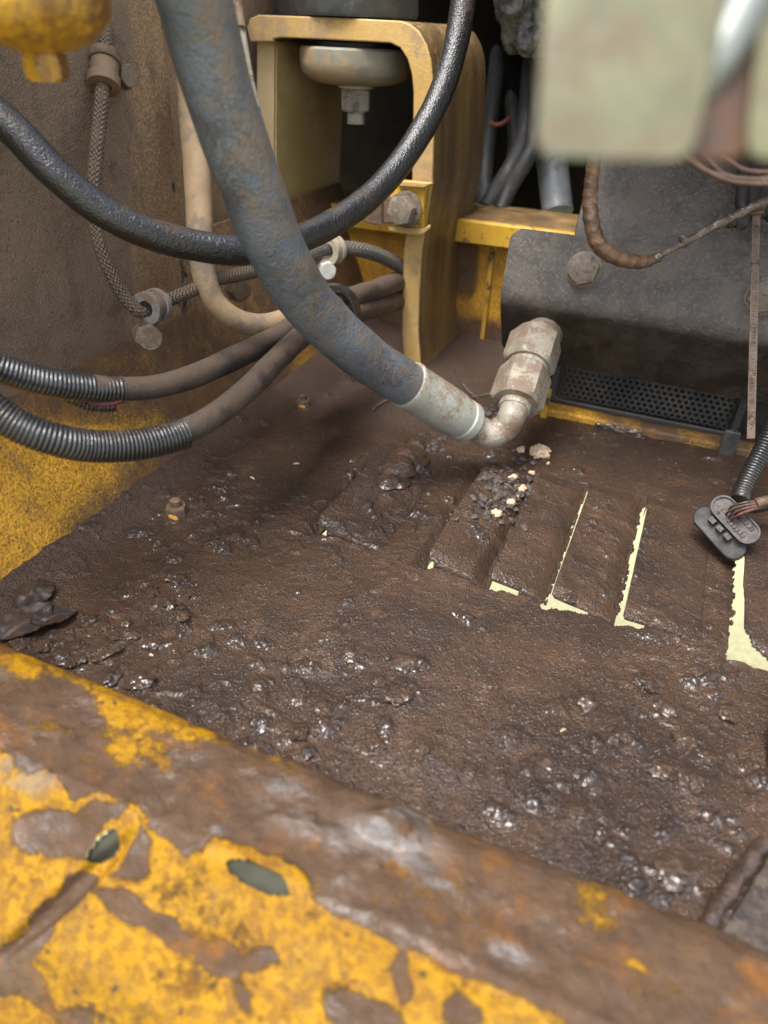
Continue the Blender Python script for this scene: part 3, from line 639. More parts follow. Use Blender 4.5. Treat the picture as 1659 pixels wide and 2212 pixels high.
dark = [([(1085, -80, 1.0), (1075, 120, 1.0), (1060, 260, 1.02), (1050, 350, 1.03), (1045, 450, 1.03)], 34, 'dark grey ribbed hose hanging nearest the bracket leg', 'hosedark'),
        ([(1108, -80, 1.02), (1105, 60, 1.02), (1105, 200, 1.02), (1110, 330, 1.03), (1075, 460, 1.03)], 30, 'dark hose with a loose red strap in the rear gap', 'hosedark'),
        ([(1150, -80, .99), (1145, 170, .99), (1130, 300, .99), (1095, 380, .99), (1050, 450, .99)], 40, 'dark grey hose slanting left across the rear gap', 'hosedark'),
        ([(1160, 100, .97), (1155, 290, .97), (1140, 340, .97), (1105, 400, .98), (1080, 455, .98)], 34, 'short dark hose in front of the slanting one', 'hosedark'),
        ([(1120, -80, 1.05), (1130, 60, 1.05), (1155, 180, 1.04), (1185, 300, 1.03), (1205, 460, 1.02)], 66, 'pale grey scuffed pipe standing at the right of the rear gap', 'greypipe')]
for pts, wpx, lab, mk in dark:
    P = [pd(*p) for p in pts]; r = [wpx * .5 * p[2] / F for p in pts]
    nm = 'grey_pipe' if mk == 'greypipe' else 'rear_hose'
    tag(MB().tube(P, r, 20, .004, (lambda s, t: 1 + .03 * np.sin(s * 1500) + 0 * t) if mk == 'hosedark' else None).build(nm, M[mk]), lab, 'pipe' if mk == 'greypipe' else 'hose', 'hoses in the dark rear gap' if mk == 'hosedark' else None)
tag(MB().tube([pd(1100, 255, .99), pd(1088, 265, .985), pd(1072, 270, .985), pd(1058, 264, .985)], .003, 10).build('red_strap', M['redwire']), 'loose faded red strap end hanging in the dark rear gap', 'strap')
cs = thing('engine_casting', pd(1130, 60, .9), 'rough grey engine casting beside the pale box', 'casting')
MB().lump(pd(1150, 20, .93), (.045, .05, .05), 3, 4, .3, 2.2).build('body', M['rough'], cs)
MB().lathe(pd(1105, -5, .88), unit(pd(1105, -5, .88) - CAM) * -1, [(-.02, .021), (0, .022), (.006, .018), (.008, .016)], 32).build('boss', M['rough'], cs)
MB().lump(pd(1148, 88, .92), (.02, .03, .018), 9, 3, .4, 2.5).build('rib', M['rough'], cs)

# ------------------------------------------------------------------ bent black cover, upper plate, grille
YCV = .70
bl = py(1080, 648, YCV); br_ = py(1659, 738, YCV); zb = (bl[2] + br_[2]) / 2
nU = unit((0, -math.sin(math.radians(72)), math.cos(math.radians(72)))); nL = unit((0, -math.cos(math.radians(31)), -math.sin(math.radians(31))))
p0 = np.array([bl[0], YCV, zb])
tl1 = phit(1102, 512, p0, nU); tl2 = phit(1126, 493, p0, nU); tr = phit(1659, 559, p0, nU); lb1 = phit(1084, 740, p0, nL); lb2 = phit(1100, 768, p0, nL); lb3 = phit(1210, 789, p0, nL); lbr = phit(1659, 868, p0, nL)
XR = .20
tU = np.linalg.norm(tl2 - np.array([tl2[0], YCV, zb])); tL = np.linalg.norm(lb3 - np.array([lb3[0], YCV, zb]))
dU = np.array([0, math.cos(math.radians(72)), math.sin(math.radians(72))]); dL = np.array([0, math.sin(math.radians(31)), -math.cos(math.radians(31))])
rbend = .012
def cover_point(s, x):
    # s<0 on the oily lower face, s>0 on the dusty upper face, rounded around the bend
    a = np.clip((s + rbend) / (2 * rbend), 0, 1); base = np.array([0, YCV, zb])
    if s <= -rbend: p = base + dL * -s
    elif s >= rbend: p = base + dU * s
    else:
        q0 = base + dL * rbend; q2 = base + dU * rbend; p = (1 - a) ** 2 * q0 + 2 * a * (1 - a) * base + a * a * q2
    return np.array([x, p[1], p[2]])
ss = np.concatenate([np.linspace(-tL, -rbend, 16), np.linspace(-rbend, rbend, 12)[1:-1], np.linspace(rbend, tU, 18)])
nX = 70; V = []
for s in ss:
    if s > 0: xl = np.interp(s, [0, tU * .88, tU], [bl[0], tl1[0], tl2[0]])
    else: xl = np.interp(-s, [0, tL * .80, tL], [bl[0], lb1[0], lb2[0]])
    for x in np.linspace(xl, XR, nX): V.append(cover_point(s, x))
V = np.array(V).reshape(len(ss), nX, 3)
def cov_fn(U, Vv): return V
VV, Q = grid_sheet(cov_fn, nX, len(ss), (0, .004, -.001))
pa = np.tile(np.repeat(sstep(-.022, .012, ss), nX), 2)
cv = thing('bent_cover', (0, YCV, 0), 'bent black cover plate, dusty sky-lit tone above its fold, oily shaded tone below', 'cover')
MB().add(VV, [q[::-1] for q in Q]).build('sheet', M['cover'], cv, attrs={'paint': pa})
for (u, v) in ((1262, 583), (1652, 640)):
    c = phit(u, v, p0, nU); wz = MB().lathe(c - nU * .0005, nU, [(0, .0168), (.0022, .0168), (.0028, .0155)], 40)
    bo_ = MB().hexnut(c + nU * .002, nU, .0085, .0265, .35, .12).build('bolt', M['coverbolt'], cv); wz.build('washer', M['coverbolt'], bo_)
# upper plate behind the cover
nP = unit((0, -math.sin(math.radians(59)), math.cos(math.radians(59))))
pp0 = tl2 + np.array([0, .006, .0])
pts = [phit(u, v, pp0, nP) for u, v in ((1236, 530), (1246, 480), (1277, 355), (1300, 250), (1800, 300), (1800, 620))]
up_ = thing('back_plate', pts[0], 'dusty dark sloping plate rising behind the bent cover', 'plate')
MB().prism(pts, -nP * .005).build('sheet', M['plate'], up_, bevel=.0012)

gy = .775
gl = thing('grille', py(1390, 900, gy), 'black perforated grille standing under the bent cover', 'grille')
g00 = py(1187, 868, gy); g10 = py(1578, 948, gy); zt_ = .062
x0, x1 = g00[0] + .002, g10[0]; zb_ = .0035
mb = MB(); pitch = .0066; fw = .0065; nxh = int((x1 - x0 - 2 * fw) / pitch); rows = int((zt_ - zb_ - fw) / (pitch * .866))
def gpt(x, z, y=gy): return (x, y, z)
V = []; Fc = []
dxp = (x1 - x0 - 2 * fw) / nxh; dzp = dxp * .866; R_ = dxp * .33
for r in range(rows):
    for k in range(nxh - (r % 2)):
        cxh = x0 + fw + dxp * (k + .5 + (r % 2) * .5); czh = zb_ + fw + dzp * (r + .5)
        o = len(V)
        if RNG.random() < .035:
            V += [gpt(cxh + dxp / math.sqrt(3) * math.cos(math.pi / 6 + a * math.pi / 3), czh + dxp / math.sqrt(3) * math.sin(math.pi / 6 + a * math.pi / 3)) for a in range(6)]; Fc.append(tuple(range(o, o + 6))); continue
        for a in range(6):
            th = math.pi / 6 + a * math.pi / 3; V.append(gpt(cxh + dxp / math.sqrt(3) * math.cos(th), czh + dxp / math.sqrt(3) * math.sin(th)))
        for a in range(12):
            th = math.pi / 6 + a * math.pi / 6; V.append(gpt(cxh + R_ * math.cos(th), czh + R_ * math.sin(th)))
        for a in range(12):
            th = math.pi / 6 + a * math.pi / 6; V.append(gpt(cxh + R_ * math.cos(th), czh + R_ * math.sin(th), gy + .0016))
        for a in range(6):
            b = (a + 1) % 6; i0 = o + 6 + 2 * a; i1 = o + 6 + 2 * a + 1; i2 = o + 6 + (2 * a + 2) % 12
            Fc.append((o + a, o + b, i2, i1, i0))
        for a in range(12):
            b = (a + 1) % 12; Fc.append((o + 6 + a, o + 6 + b, o + 18 + b, o + 18 + a))
gm = mb.add(V, Fc).build('perforated_sheet', M['grille'], gl); gm['kind'] = 'stuff'
zf = zt_ + .004
def rr_outline(xa, xb, za, zb2, r, n=6):
    o = []
    for cxx, czz, a0 in ((xb - r, zb2 - r, 0), (xa + r, zb2 - r, 90), (xa + r, za + r, 180), (xb - r, za + r, 270)):
        for k in range(n + 1): th = math.radians(a0 + 90 * k / n); o.append((cxx + r * math.cos(th), czz + r * math.sin(th)))
    return o
lo = rr_outline(x0 - .004, x1 + .004, zb_ - .002, zf + .01, .010); li = rr_outline(x0 + fw * .55, x1 - fw * .55, zb_ + fw * .55, zf, .006)
mb = MB(); n = len(lo); Vf = [(x, gy - .003, z) for x, z in lo] + [(x, gy - .003, z) for x, z in li] + [(x, gy + .004, z) for x, z in lo] + [(x, gy + .0012, z) for x, z in li]
Ff = []
for i in range(n):
    j = (i + 1) % n; Ff += [(i, j, n + j, n + i), (j, i, 2 * n + i, 2 * n + j), (n + i, n + j, 3 * n + j, 3 * n + i)]
mb.add(Vf, Ff).build('frame', M['grille'], gl, bevel=.0012)
for (u, v) in ((1203, 866), (1546, 935)):
    c = py(u, v, gy - .001); MB().lathe(c, (0, -1, 0), [(-.001, .0036), (.0008, .0036), (.0016, .0028)], 20).build('screw', M['dustsilver'], gl)
    MB().lathe(c + np.array([0, -.0012, 0]), (0, -1, 0), [(0, .0014), (.0006, .0013)], 8).build('screw_socket', M['black'], gl)
mb = MB(); mb.box(((x0 + x1) / 2, gy + .03, .05), np.eye(3), ((x1 - x0) / 2 + .03, .006, .055)); tag(mb.build('duct_back', M['black']), 'black duct wall behind the perforated grille', 'duct')
# yellow sill the grille stands on, and dark tab at its right end
YS = .738; sl = thing('grille_sill', (0, YS, -.01), 'chipped yellow sill under the grille, half hidden by mud', 'sill')
V, Q = grid_sheet(lambda U, V: np.stack([x0 - .010 + (.32) * U, YS + .030 * sstep(.6, 1, V) + 0 * U, -.016 + .025 * np.minimum(V / .7, 1) - .007 * sstep(.7, 1, V)], -1), 120, 16, (0, .004, 0)); u_, v_ = project(V)
paint = .22 + .45 * sstep(1345, 1285, u_) + .22 * (np.abs(u_ - 1510) < 45) + .2 * (np.abs(u_ - 1362) < 22) + .2 * sstep(1600, 1630, u_)
MB().add(V, Q).build('sheet', M['lowpaint'], sl, attrs={'paint': paint})
c = py(1178, 880, YS - .004); MB().box(c, np.eye(3), (.0035, .003, .022)).build('end_post', M['dirtyyellow'], sl, bevel=.0008)
c = py(1572, 965, YS - .004); MB().box(c, np.eye(3), (.0075, .0025, .018)).build('tab', M['grille'], sl, bevel=.001)
c = py(1340, 932, YS - .005); MB().lump(c, (.024, .003, .005), 5, 4, .6, 2.4).build('torn_seal', M['clod'], sl)

# ------------------------------------------------------------------ hoses
def T(pts): return [pd(*p) for p in pts]
# big hydraulic hose with crimped ferrule, bent tube and union nuts
hd = .0372
hz = thing('hydraulic_hose', pd(890, 850, .6), 'thick grey dust-streaked hydraulic hose running down to a crimped fitting', 'hydraulic hose')
hp = [(360, -190, .318), (413, -20, .345), (470, 190, .378), (535, 380, .413), (600, 545, .452), (680, 672, .498), (785, 768, .550), (872, 826, .595), (905, 846, .610)]
P = T(hp)
def lump_r(s, t): return 1 + .012 * np.sin(s * 60 + t) + .010 * np.sin(s * 140 + 2 * t + 1)
MB().tube(P, hd / 2, 48, .003, lump_r).build('rubber_hose', M['hose'], hz)
f0 = pd(886, 834, .602); f1 = pd(1022, 920, .655); fa = unit(f1 - f0); fl = np.linalg.norm(f1 - f0)
MB().lathe(f0 - fa * .004, fa, [(0, .0198), (.0005, .0208), (.003, .0212), (.006, .0202), (fl * .35, .0205), (fl * .68, .0205), (fl * .80, .0188), (fl * .84, .0183), (fl * .86, .0195), (fl * .95, .0195), (fl * .98, .0175), (fl * 1.02, .0135)], 56).build('ferrule', M['zinc'], hz)
n0 = pd(1112, 878, .662); n2 = pd(1160, 730, .700); na = unit(n2 - n0); nl = np.linalg.norm(n2 - n0)
el = [f1 - fa * .01, f1 + fa * .006, pd(1062, 938, .662), pd(1092, 922, .662), n0 - na * .012, n0 - na * .002, n0 + na * .012]
MB().tube(el, .0128, 36, .002).build('bent_tube', M['dustzinc'], hz)
MB().lathe(n2 - na * .006, (0, 1, -.1), [(0, .019), (.05, .019), (.075, .017)], 32).build('port_stub', M['dustsilver'], hz)
MB().lathe(n0 - na * .004, na, [(0, .0142), (.001, .0150), (.010, .0152), (.012, .0150)], 40).build('collar', M['zinc'], hz)
MB().hexnut(n0 + na * .002, na, nl * .47, .0445, .15, .07).build('union_nut', M['dustsilver'], hz)
MB().lathe(n0 + na * (nl * .45), na, [(0, .0195), (nl * .16, .0195)], 32).build('thread', M['zinc'], hz)
MB().hexnut(n0 + na * (nl * .56), na, nl * .44, .046, .32, .10).build('adapter_nut', M['dustsilver'], hz)

bh = [(-160, 130, .435), (-60, 205, .440), (30, 282, .446), (110, 365, .455), (200, 440, .468), (300, 496, .483), (410, 528, .500), (530, 540, .520), (650, 515, .555), (750, 462, .585), (830, 395, .605), (900, 300, .615), (955, 195, .615), (988, 80, .61), (1003, -30, .605), (1010, -150, .60)]
tag(MB().tube(T(bh), .0108, 36, .003, lump_r).build('black_tube', M['oily']), 'glossy oily black hose looping behind the thick grey hose', 'hose')
th_ = [(408, 150, .60), (416, 260, .60), (427, 400, .60), (433, 520, .60), (440, 590, .605), (462, 650, .615), (510, 690, .63), (570, 702, .65), (640, 682, .68), (680, 660, .70)]
tag(MB().tube(T(th_), [.0112, .0112, .0112, .0108, .0102, .0098, .0098, .0102, .0105, .0105], 32, .003, lump_r).build('tan_hose', M['tanhose']), 'tan dust-caked hose hanging in a J-bend behind the grey hose', 'hose')
tr_ = [(500, -60, .62), (517, 40, .62), (535, 150, .63), (556, 245, .64), (580, 335, .65), (603, 420, .66)]
tv = thing('vent_pipe', pd(603, 420, .66), 'thin pale speckled pipe beside the thick grey hose', 'pipe')
MB().tube(T(tr_[1:]), .0041, 16, .003).build('tube', simple('speckled_pipe', (.32, .28, .21), (.24, .21, .16), 120, (.5, .7), 0, (.09, .08, .07), 150, .56, .64, 0, ((400, .0004),)), tv)
MB().tube(T([tr_[0], (517, 40, .62), (520, 62, .62)]), .0048, 16, .003).build('sleeve', M['clamp'], tv)

# wire-loom covered hoses
def loom_pair(name, label, inner_pts, inner_r, loom_pts, loom_r, pitch):
    t = thing(name, pd(*inner_pts[0]), label, 'hose', 'loom covered hoses at the left')
    MB().tube(T(inner_pts), inner_r, 28, .003, lump_r).build('inner_hose', M['darkhose'], t)
    def rf(s, th):
        q = abs(math.sin(math.pi * s / pitch)); return (.84 + .16 * q ** .45) * (1 + .012 * np.sin(2 * th + s * 31) + .01 * math.sin(s * 90))
    MB().tube(T(loom_pts), loom_r, 28, pitch / 8.03, rf).build('corrugated_loom', M['loom'], t, sharp=60)
    return t
up_in = [(200, 835, .455), (265, 840, .470), (340, 835, .490), (420, 812, .515), (500, 776, .55), (580, 738, .60), (660, 690, .66), (740, 650, .72), (800, 630, .78), (850, 612, .835), (885, 602, .88)]
up_lo = [(-120, 730, .40), (-20, 785, .415), (60, 815, .43), (140, 832, .445), (215, 841, .46), (262, 843, .469)]
uu = loom_pair('loom_hose', 'upper of two hoses in split black corrugated loom by the side panel', up_in, [.0078, .0078, .0080, .0085, .0092, .0095, .0100, .0105, .0112, .0118, .012], up_lo, [.0092, .0092, .0094, .0094, .0094, .0094], .0026)
lo_in = [(340, 946, .45), (400, 930, .458), (460, 900, .48), (530, 845, .52), (600, 775, .57), (660, 720, .63), (720, 685, .69), (780, 672, .76), (840, 654, .835), (885, 640, .89)]
lo_lo = [(-140, 790, .385), (-40, 868, .392), (40, 920, .40), (120, 950, .41), (200, 964, .425), (290, 962, .44), (360, 948, .452), (400, 935, .459)]
ll = loom_pair('loom_hose', 'lower fatter hose in black corrugated loom above the yellow panel', lo_in, [.0078, .0080, .0083, .0088, .0092, .0098, .0104, .011, .0118, .012], lo_lo, [.0100, .0100, .0100, .0100, .0101, .0102, .0102, .0101], .0025)
mb = MB(); mb.tube(T([(110, 838, .455), (170, 868, .462), (215, 878, .466), (250, 877, .468)]), .0042, 14, .0005, lambda s, t: (1 if (s / .0024) % 1 < .5 else .8) + 0 * t)
mb.build('loom_flap', M['loom'], uu, sharp=60)
MB().tube(T([(190, 868, .458), (225, 872, .461), (258, 866, .465), (266, 852, .466)]), .0022, 10).build('red_wire', M['redwire'], uu)
bt = thing('band_clamp', pd(740, 650, .70), 'black rubber band clamp around the pair of rear hoses', 'clamp')
bc = pd(722, 672, .71); ba = unit(pd(800, 640, .80) - pd(680, 700, .67))
MB().lathe(bc - ba * .006, ba, [(0, .0225), (0, .0258), (.012, .0262), (.012, .0225), (0, .0225)], 40, cap=False).build('band', M['loom'], bt)

# braided sleeve line with cushioned clips
bl1 = [(228, 60, .535), (226, 130, .53), (219, 220, .528), (208, 330, .526), (202, 420, .527), (208, 500, .532), (230, 570, .540), (265, 635, .552), (300, 672, .560), (330, 668, .572), (365, 648, .585), (420, 625, .605), (470, 603, .63), (530, 590, .66), (600, 570, .70), (660, 550, .74)]
tag(MB().tube(T(bl1), [.0052] * 9 + [.0055] * 3 + [.006, .0065, .0068, .007], 24, .002).build('braided_line', M['braid']), 'tan braided line hanging on the left side panel', 'braided line')
bl2 = [(620, 575, .74), (690, 540, .765), (740, 536, .78), (780, 540, .79), (830, 556, .815), (872, 580, .84), (900, 600, .86)]
tag(MB().tube(T(bl2), [.0075, .0078, .0078, .0078, .0078, .0078, .0078], 24, .002).build('braided_line', M['braidgrey']), 'grey braided line through the pale clamp behind the bracket opening', 'braided line')
def ring_clamp(name, label, c, axis, r_in, r_out, wid, m1, m2, bolt_c, bolt_axis, bolt_af, mbolt, tabs=True):
    t = thing(name, c, label, 'hose clamp', 'clamps on the braided lines'); a = unit(axis)
    for k in (-1, 1):
        MB().lathe(c + a * (k * wid * .36 - wid * .14), a, [(0, r_in), (0, r_out), (wid * .28, r_out), (wid * .28, r_in), (0, r_in)], 36, cap=False).build('flange', m1, t, bevel=.0004)
    MB().lathe(c - a * wid * .22, a, [(0, r_in), (0, r_out * .86), (wid * .44, r_out * .86), (wid * .44, r_in), (0, r_in)], 36, cap=False).build('band', m2, t)
    ab = unit(bolt_axis); mid = (c + bolt_c) / 2
    MB().box((c + bolt_c) / 2 - ab * .002, [unit(bolt_c - c), unit(np.cross(ab, bolt_c - c)), ab], (np.linalg.norm(bolt_c - c) / 2 + .004, r_out * .55, .0018)).build('tab', m2, t, bevel=.0008)
    MB().lathe(bolt_c - ab * .002, ab, [(0, bolt_af * .62), (.0016, bolt_af * .62)], 28).build('washer', m2, t)
    MB().hexnut(bolt_c, ab, bolt_af * .5, bolt_af, .2, .15).build('bolt', mbolt, t)
ring_clamp('cushioned_clamp', 'brown rusty cushioned clamp under the yellow bowl', pd(226, 152, .53), pd(221, 210, .528) - pd(228, 90, .533), .0052, .0118, .026, M['clamp'], M['clamp'], pd(268, 165, .545), (1, -.25, .1), .015, M['coverbolt'])
ring_clamp('cushioned_clamp', 'grey dusty cushioned clamp at the bend of the braided line', pd(328, 662, .566), pd(352, 652, .585) - pd(300, 672, .556), .0062, .0128, .018, M['clampgrey'], M['clamp'], pd(318, 726, .567), (.8, -.55, .1), .0185, M['dustsilver'])
ring_clamp('cushioned_clamp', 'pale cream cushioned clamp behind the thick grey hose', pd(716, 540, .772), pd(748, 533, .79) - pd(690, 548, .755), .0080, .0150, .016, M['clamppale'], M['clamppale'], pd(704, 583, .77), (.7, -.7, .1), .017, M['silver'])
t = thing('panel_bolt', pd(514, 622, .70), 'brown hex bolt in the shadow behind the tan hose', 'bolt')
MB().lathe(pd(514, 622, .71), (.8, -.55, .1), [(0, .0135), (.003, .0135)], 28).build('washer', M['clamp'], t); MB().hexnut(pd(512, 622, .705), (.8, -.55, .1), .010, .019, .1).build('head', M['clamp'], t)

# ------------------------------------------------------------------ yellow filter bowl
db = .33; fb = thing('filter_bowl', pd(95, 122, db), 'yellow rounded filter bowl with hex drain plug at upper left', 'filter bowl')
c = pd(95, 118, db); R = .0335
prof = [(0, .004)] + [(R * .62 * (1 - math.cos(a)), R * math.sin(a)) for a in np.linspace(.18, math.pi / 2, 14)] + [(.05, R * 1.0), (.12, R)]
MB().lathe(c, (0, 0, 1), prof, 56).build('bowl', M['bowl'], fb)
MB().hexnut(c - np.array([0, 0, .0106]), (0, 0, 1), .0118, .0172, .35, .12).build('drain_plug', M['bowl'], fb)

# ------------------------------------------------------------------ right: taped loom, thin wires, tie, conduit and connector
tw = thing('taped_harness', pd(1385, 568, .6), 'brown taped wire harness looping over the black cover', 'wire harness')
MB().tube(T([(1285, 280, .55), (1282, 350, .56), (1275, 420, .57), (1278, 480, .575), (1295, 530, .58), (1335, 558, .585), (1385, 566, .59), (1425, 556, .595)]), [.0050, .0052, .0056, .0062, .0062, .0058, .0052, .0035], 20, .0012, lambda s, t: 1 + .10 * np.sin(t + s * 700) * (np.sin(t + s * 700) > 0)).build('taped_section', M['tape'], tw)
MB().tube(T([(1400, 562, .59), (1440, 545, .592), (1500, 512, .59), (1560, 480, .585), (1610, 455, .58), (1680, 425, .57)]), [.0022, .0028, .0036, .0040, .0036, .0036], 16, .0015, lambda s, t: 1 + .10 * np.sin(s * 400) + .08 * np.sin(s * 170 + t)).build('wire', M['wirewrap'], tw)
MB().lump(pd(1475, 515, .588), (.004, .004, .004), 8, 2, .4).build('knot', M['wirewrap'], tw); MB().lump(pd(1602, 478, .585), (.006, .005, .007), 4, 3, .5).build('grime_lump', M['black'], tw)
MB().lump(pd(1578, 478, .585), (.005, .004, .006), 14, 2, .5).build('grime_lump', M['black'], tw)
zt2 = thing('cable_tie', pd(1622, 950, .60), 'long brown cable tie hanging straight down in front of the cover', 'cable tie')
a = pd(1634, 462, .585); b = pd(1622, 948, .595); d_ = unit(b - a); sx = unit(np.cross(d_, unit(CAM - a))); sn = np.cross(sx, d_)
MB().box((a + b) / 2, [sx, d_, sn], (.0032, np.linalg.norm(b - a) / 2, .0008)).build('strap', M['rusty'], zt2, bevel=.0004)
mb = MB(); L_ = np.linalg.norm(b - a)
for k in range(70): mb.box(a + d_ * (.006 + k * .0022) + sn * .0010, [sx, d_, sn], (.0019, .0006, .0003))
t_ = mb.build('teeth', M['rusty'], zt2); t_['kind'] = 'stuff'
MB().box(a - d_ * .004, [sx, d_, sn], (.0058, .005, .0035)).build('head', M['rusty'], zt2, bevel=.0008)
wl = thing('cable_bundle', pd(1620, 385, .52), 'dark cable bundle hanging behind the brown cable tie', 'cable bundle')
for k, (du, r) in enumerate(((-14, .0055), (8, .006), (28, .005))): MB().tube(T([(1622 + du, 330, .60), (1620 + du, 400, .60), (1618 + du, 445, .60), (1640 + du, 470, .60)]), r, 16, .003).build('cable', M['black'], wl)
for k, (us, lab) in enumerate((([(1470, 310), (1510, 358), (1580, 392), (1680, 398)], 'lowest thin brown wire drooping under the pale box'), ([(1500, 310), (1555, 370), (1610, 388), (1690, 380)], 'middle thin brown wire drooping under the pale box'), ([(1535, 320), (1580, 352), (1620, 370), (1690, 372)], 'highest thin brown wire drooping under the pale box'), ([(1440, 300), (1495, 352), (1560, 380), (1690, 392)], 'leftmost thin dark wire drooping under the pale box'))):
    tag(MB().tube([pd(u, v, .36) for u, v in us], .0012, 10, .002).build('thin_wire', M['brownwire']), lab, 'wire', 'thin wires under the pale box')

def ribbed(pts, r, pitch=.0028):
    return MB().tube(T(pts), r, 24, pitch / 8.03, lambda s, t: .86 + .14 * abs(math.sin(math.pi * s / pitch)) ** .7 + 0 * t)
tag(ribbed([(1720, 830, .60), (1672, 920, .60), (1640, 985, .60), (1608, 1050, .595), (1598, 1080, .59)], .0076).build('corrugated_conduit', M['loom'], sharp=60), 'black corrugated conduit dropping from the right edge to the grey plug', 'conduit')
tag(ribbed([(1590, 1085, .60), (1630, 1092, .60), (1680, 1080, .60)], .0065).build('corrugated_conduit', M['loom'], sharp=60), 'short black corrugated conduit lying on the mud behind the plug', 'conduit')
cn = thing('multi_pin_plug', pz(1585, 1125, .01), 'grey multi-pin connector plug with wires lying on the right of the floor', 'connector')
cc = pd(1588, 1122, .566); ex = unit(pd(1622, 1162, .560) - pd(1552, 1088, .575)); nn = unit(unit(CAM - cc) + np.array([.1, .0, .1])); ey = unit(np.cross(nn, ex)); nn = np.cross(ex, ey)
def stad(hl, r, n=10):
    o = []
    for sgn, a0 in ((1, -90), (-1, 90)):
        for k in range(n + 1): th = math.radians(a0 + 180 * k / n); o.append((sgn * hl + r * math.cos(th), r * math.sin(th)))
    return o
def c3(x, y, z): return cc + ex * x + ey * y + nn * z
MB().prism([c3(x, y, -.012) for x, y in stad(.0135, .0092)], nn * .0118).build('shell', M['connector'], cn, bevel=.0006)
ro = stad(.0135, .0092); ri = stad(.0130, .0081); n = len(ro)
MB().add([c3(x, y, 0) for x, y in ro] + [c3(x, y, 0) for x, y in ri] + [c3(x, y, .0016) for x, y in ro] + [c3(x, y, .0016) for x, y in ri],
         [q for i in range(n) for j in [(i + 1) % n] for q in ((2 * n + i, 2 * n + j, 3 * n + j, 3 * n + i), (i, j, 2 * n + j, 2 * n + i), (n + j, n + i, 3 * n + i, 3 * n + j))]).build('rim', M['connector'], cn)
for i in range(6):
    for j in (-1, 1):
        MB().box(c3(-.002 + i * .0031, j * .0042, .0006), [ex, ey, nn], (.0011, .0014, .0006)).build('socket', M['connector'] if i > 0 else M['black'], cn)
for i in range(3): MB().box(c3(-.010 + i * .0085, -.0132, -.004), [ex, ey, nn], (.003, .0022, .005)).build('latch_tooth', M['connector'], cn, bevel=.0004)
yo = stad(.016, .0095)
MB().prism([c3(x, y - .015, -.016) for x, y in yo], nn * .010).build('backshell', M['black'], cn, bevel=.001)
wp = [c3(-.004, -.001, .001)]
for i in range(7):
    s = c3(-.009 + i * .0016, (-1) ** i * .0022, .0004); e = pd(1638 + i * 2, 1082 + i * 2.2, .553)
    MB().tube([s, s + nn * .008 + (e - s) * .12, (s + e) / 2 + nn * .009, e], .0009, 8, .002).build('lead', M['redwire'] if i == 5 else M['brownwire'], cn)
MB().tube(T([(1632, 1088, .553), (1650, 1083, .553), (1690, 1074, .553)]), .0042, 14, .002, lump_r).build('lead_wrap', M['rusty'], cn)

# ------------------------------------------------------------------ pale box and highlight rod close to the lens
dbx = .128
pb = thing('pale_box', pd(1320, 340, dbx), 'out-of-focus pale green grey metal box at upper right', 'box')
bo = [(1180, -260), (1172, 0), (1152, 300), (1165, 335), (1200, 345), (1440, 352), (1478, 345), (1500, 325), (1512, 295), (1560, 60), (1600, -260)]
A = [pd(u, v, dbx) for u, v in bo]; dn = unit(ray(1330, 100)) * .020
MB().prism(A, dn).build('body', M['rust'], pb, bevel=.0018)
cen = np.mean(A, 0); A2 = [cen + (p - cen) * .968 - dn * .03 + np.array([0, 0, .0]) for p in A]
MB().prism(A2, dn * .03).build('face', M['pale'], pb, bevel=.0004)
pb2 = thing('pale_box', pd(1650, 345, dbx), 'second out-of-focus pale box cut by the right edge of the photo', 'box')
B = [pd(u, v, dbx + .006) for u, v in [(1650, -200), (1632, 120), (1610, 300), (1618, 338), (1650, 350), (1800, 352), (1800, -200)]]
MB().prism(B, dn).build('body', M['rust'], pb2, bevel=.0015); cen = np.mean(B, 0)
MB().prism([cen + (p - cen) * .965 - dn * .03 for p in B], dn * .03).build('face', M['pale'], pb2, bevel=.0004)
MB().prism([pd(u, v, dbx + .008) for u, v in [(1500, 150), (1640, 60), (1640, 330), (1560, 352), (1470, 348)]], dn * .5).build('rusty_web', M['rust'], pb, bevel=.001)
tag(MB().tube([pd(1650, -60, .134), pd(1596, 30, .134), pd(1545, 130, .135), pd(1505, 205, .137)], [.0046, .0046, .0042, .0030], 24, .001).build('highlight_rod', M['glare']), 'added rod standing in for the blurred reflection beside the pale box', 'rod')  # rod added in place of the reflection on the box side

# ------------------------------------------------------------------ foreground rail
ZR = .047
yb_ = np.mean([pz(0, 1400, ZR)[1], pz(850, 1722, ZR)[1], pz(1659, 2012, ZR)[1]]); yf_ = pz(840, 2008, ZR)[1]
prof = [(yb_ + .012, -.03), (yb_ + .010, .0), (yb_ + .006, ZR - .020), (yb_ + .003, ZR - .010), (yb_ - .001, ZR - .004), (yb_ - .007, ZR - .0008), (yb_ - .014, ZR), (yf_ + .006, ZR + .0005), (yf_ + .001, ZR + .0012), (yf_ - .004, ZR - .002), (yf_ - .009, ZR - .008), (yf_ - .05, ZR - .048), (yf_ - .08, ZR - .10)]
pr = np.array(prof); d = np.concatenate([[0], np.cumsum(np.linalg.norm(np.diff(pr, axis=0), axis=1))]); ns = 210; tt = np.linspace(0, d[-1], ns)
pr = np.stack([np.interp(tt, d, pr[:, 0]), np.interp(tt, d, pr[:, 1])], 1)
for _ in range(2): pr[1:-1] = (pr[:-2] + 2 * pr[1:-1] + pr[2:]) / 4
xs = np.arange(-.52, .26, .0013); nx = len(xs)
P = np.zeros((ns, nx, 3)); P[..., 0] = xs[None]; P[..., 1] = pr[:, 0][:, None]; P[..., 2] = pr[:, 1][:, None]
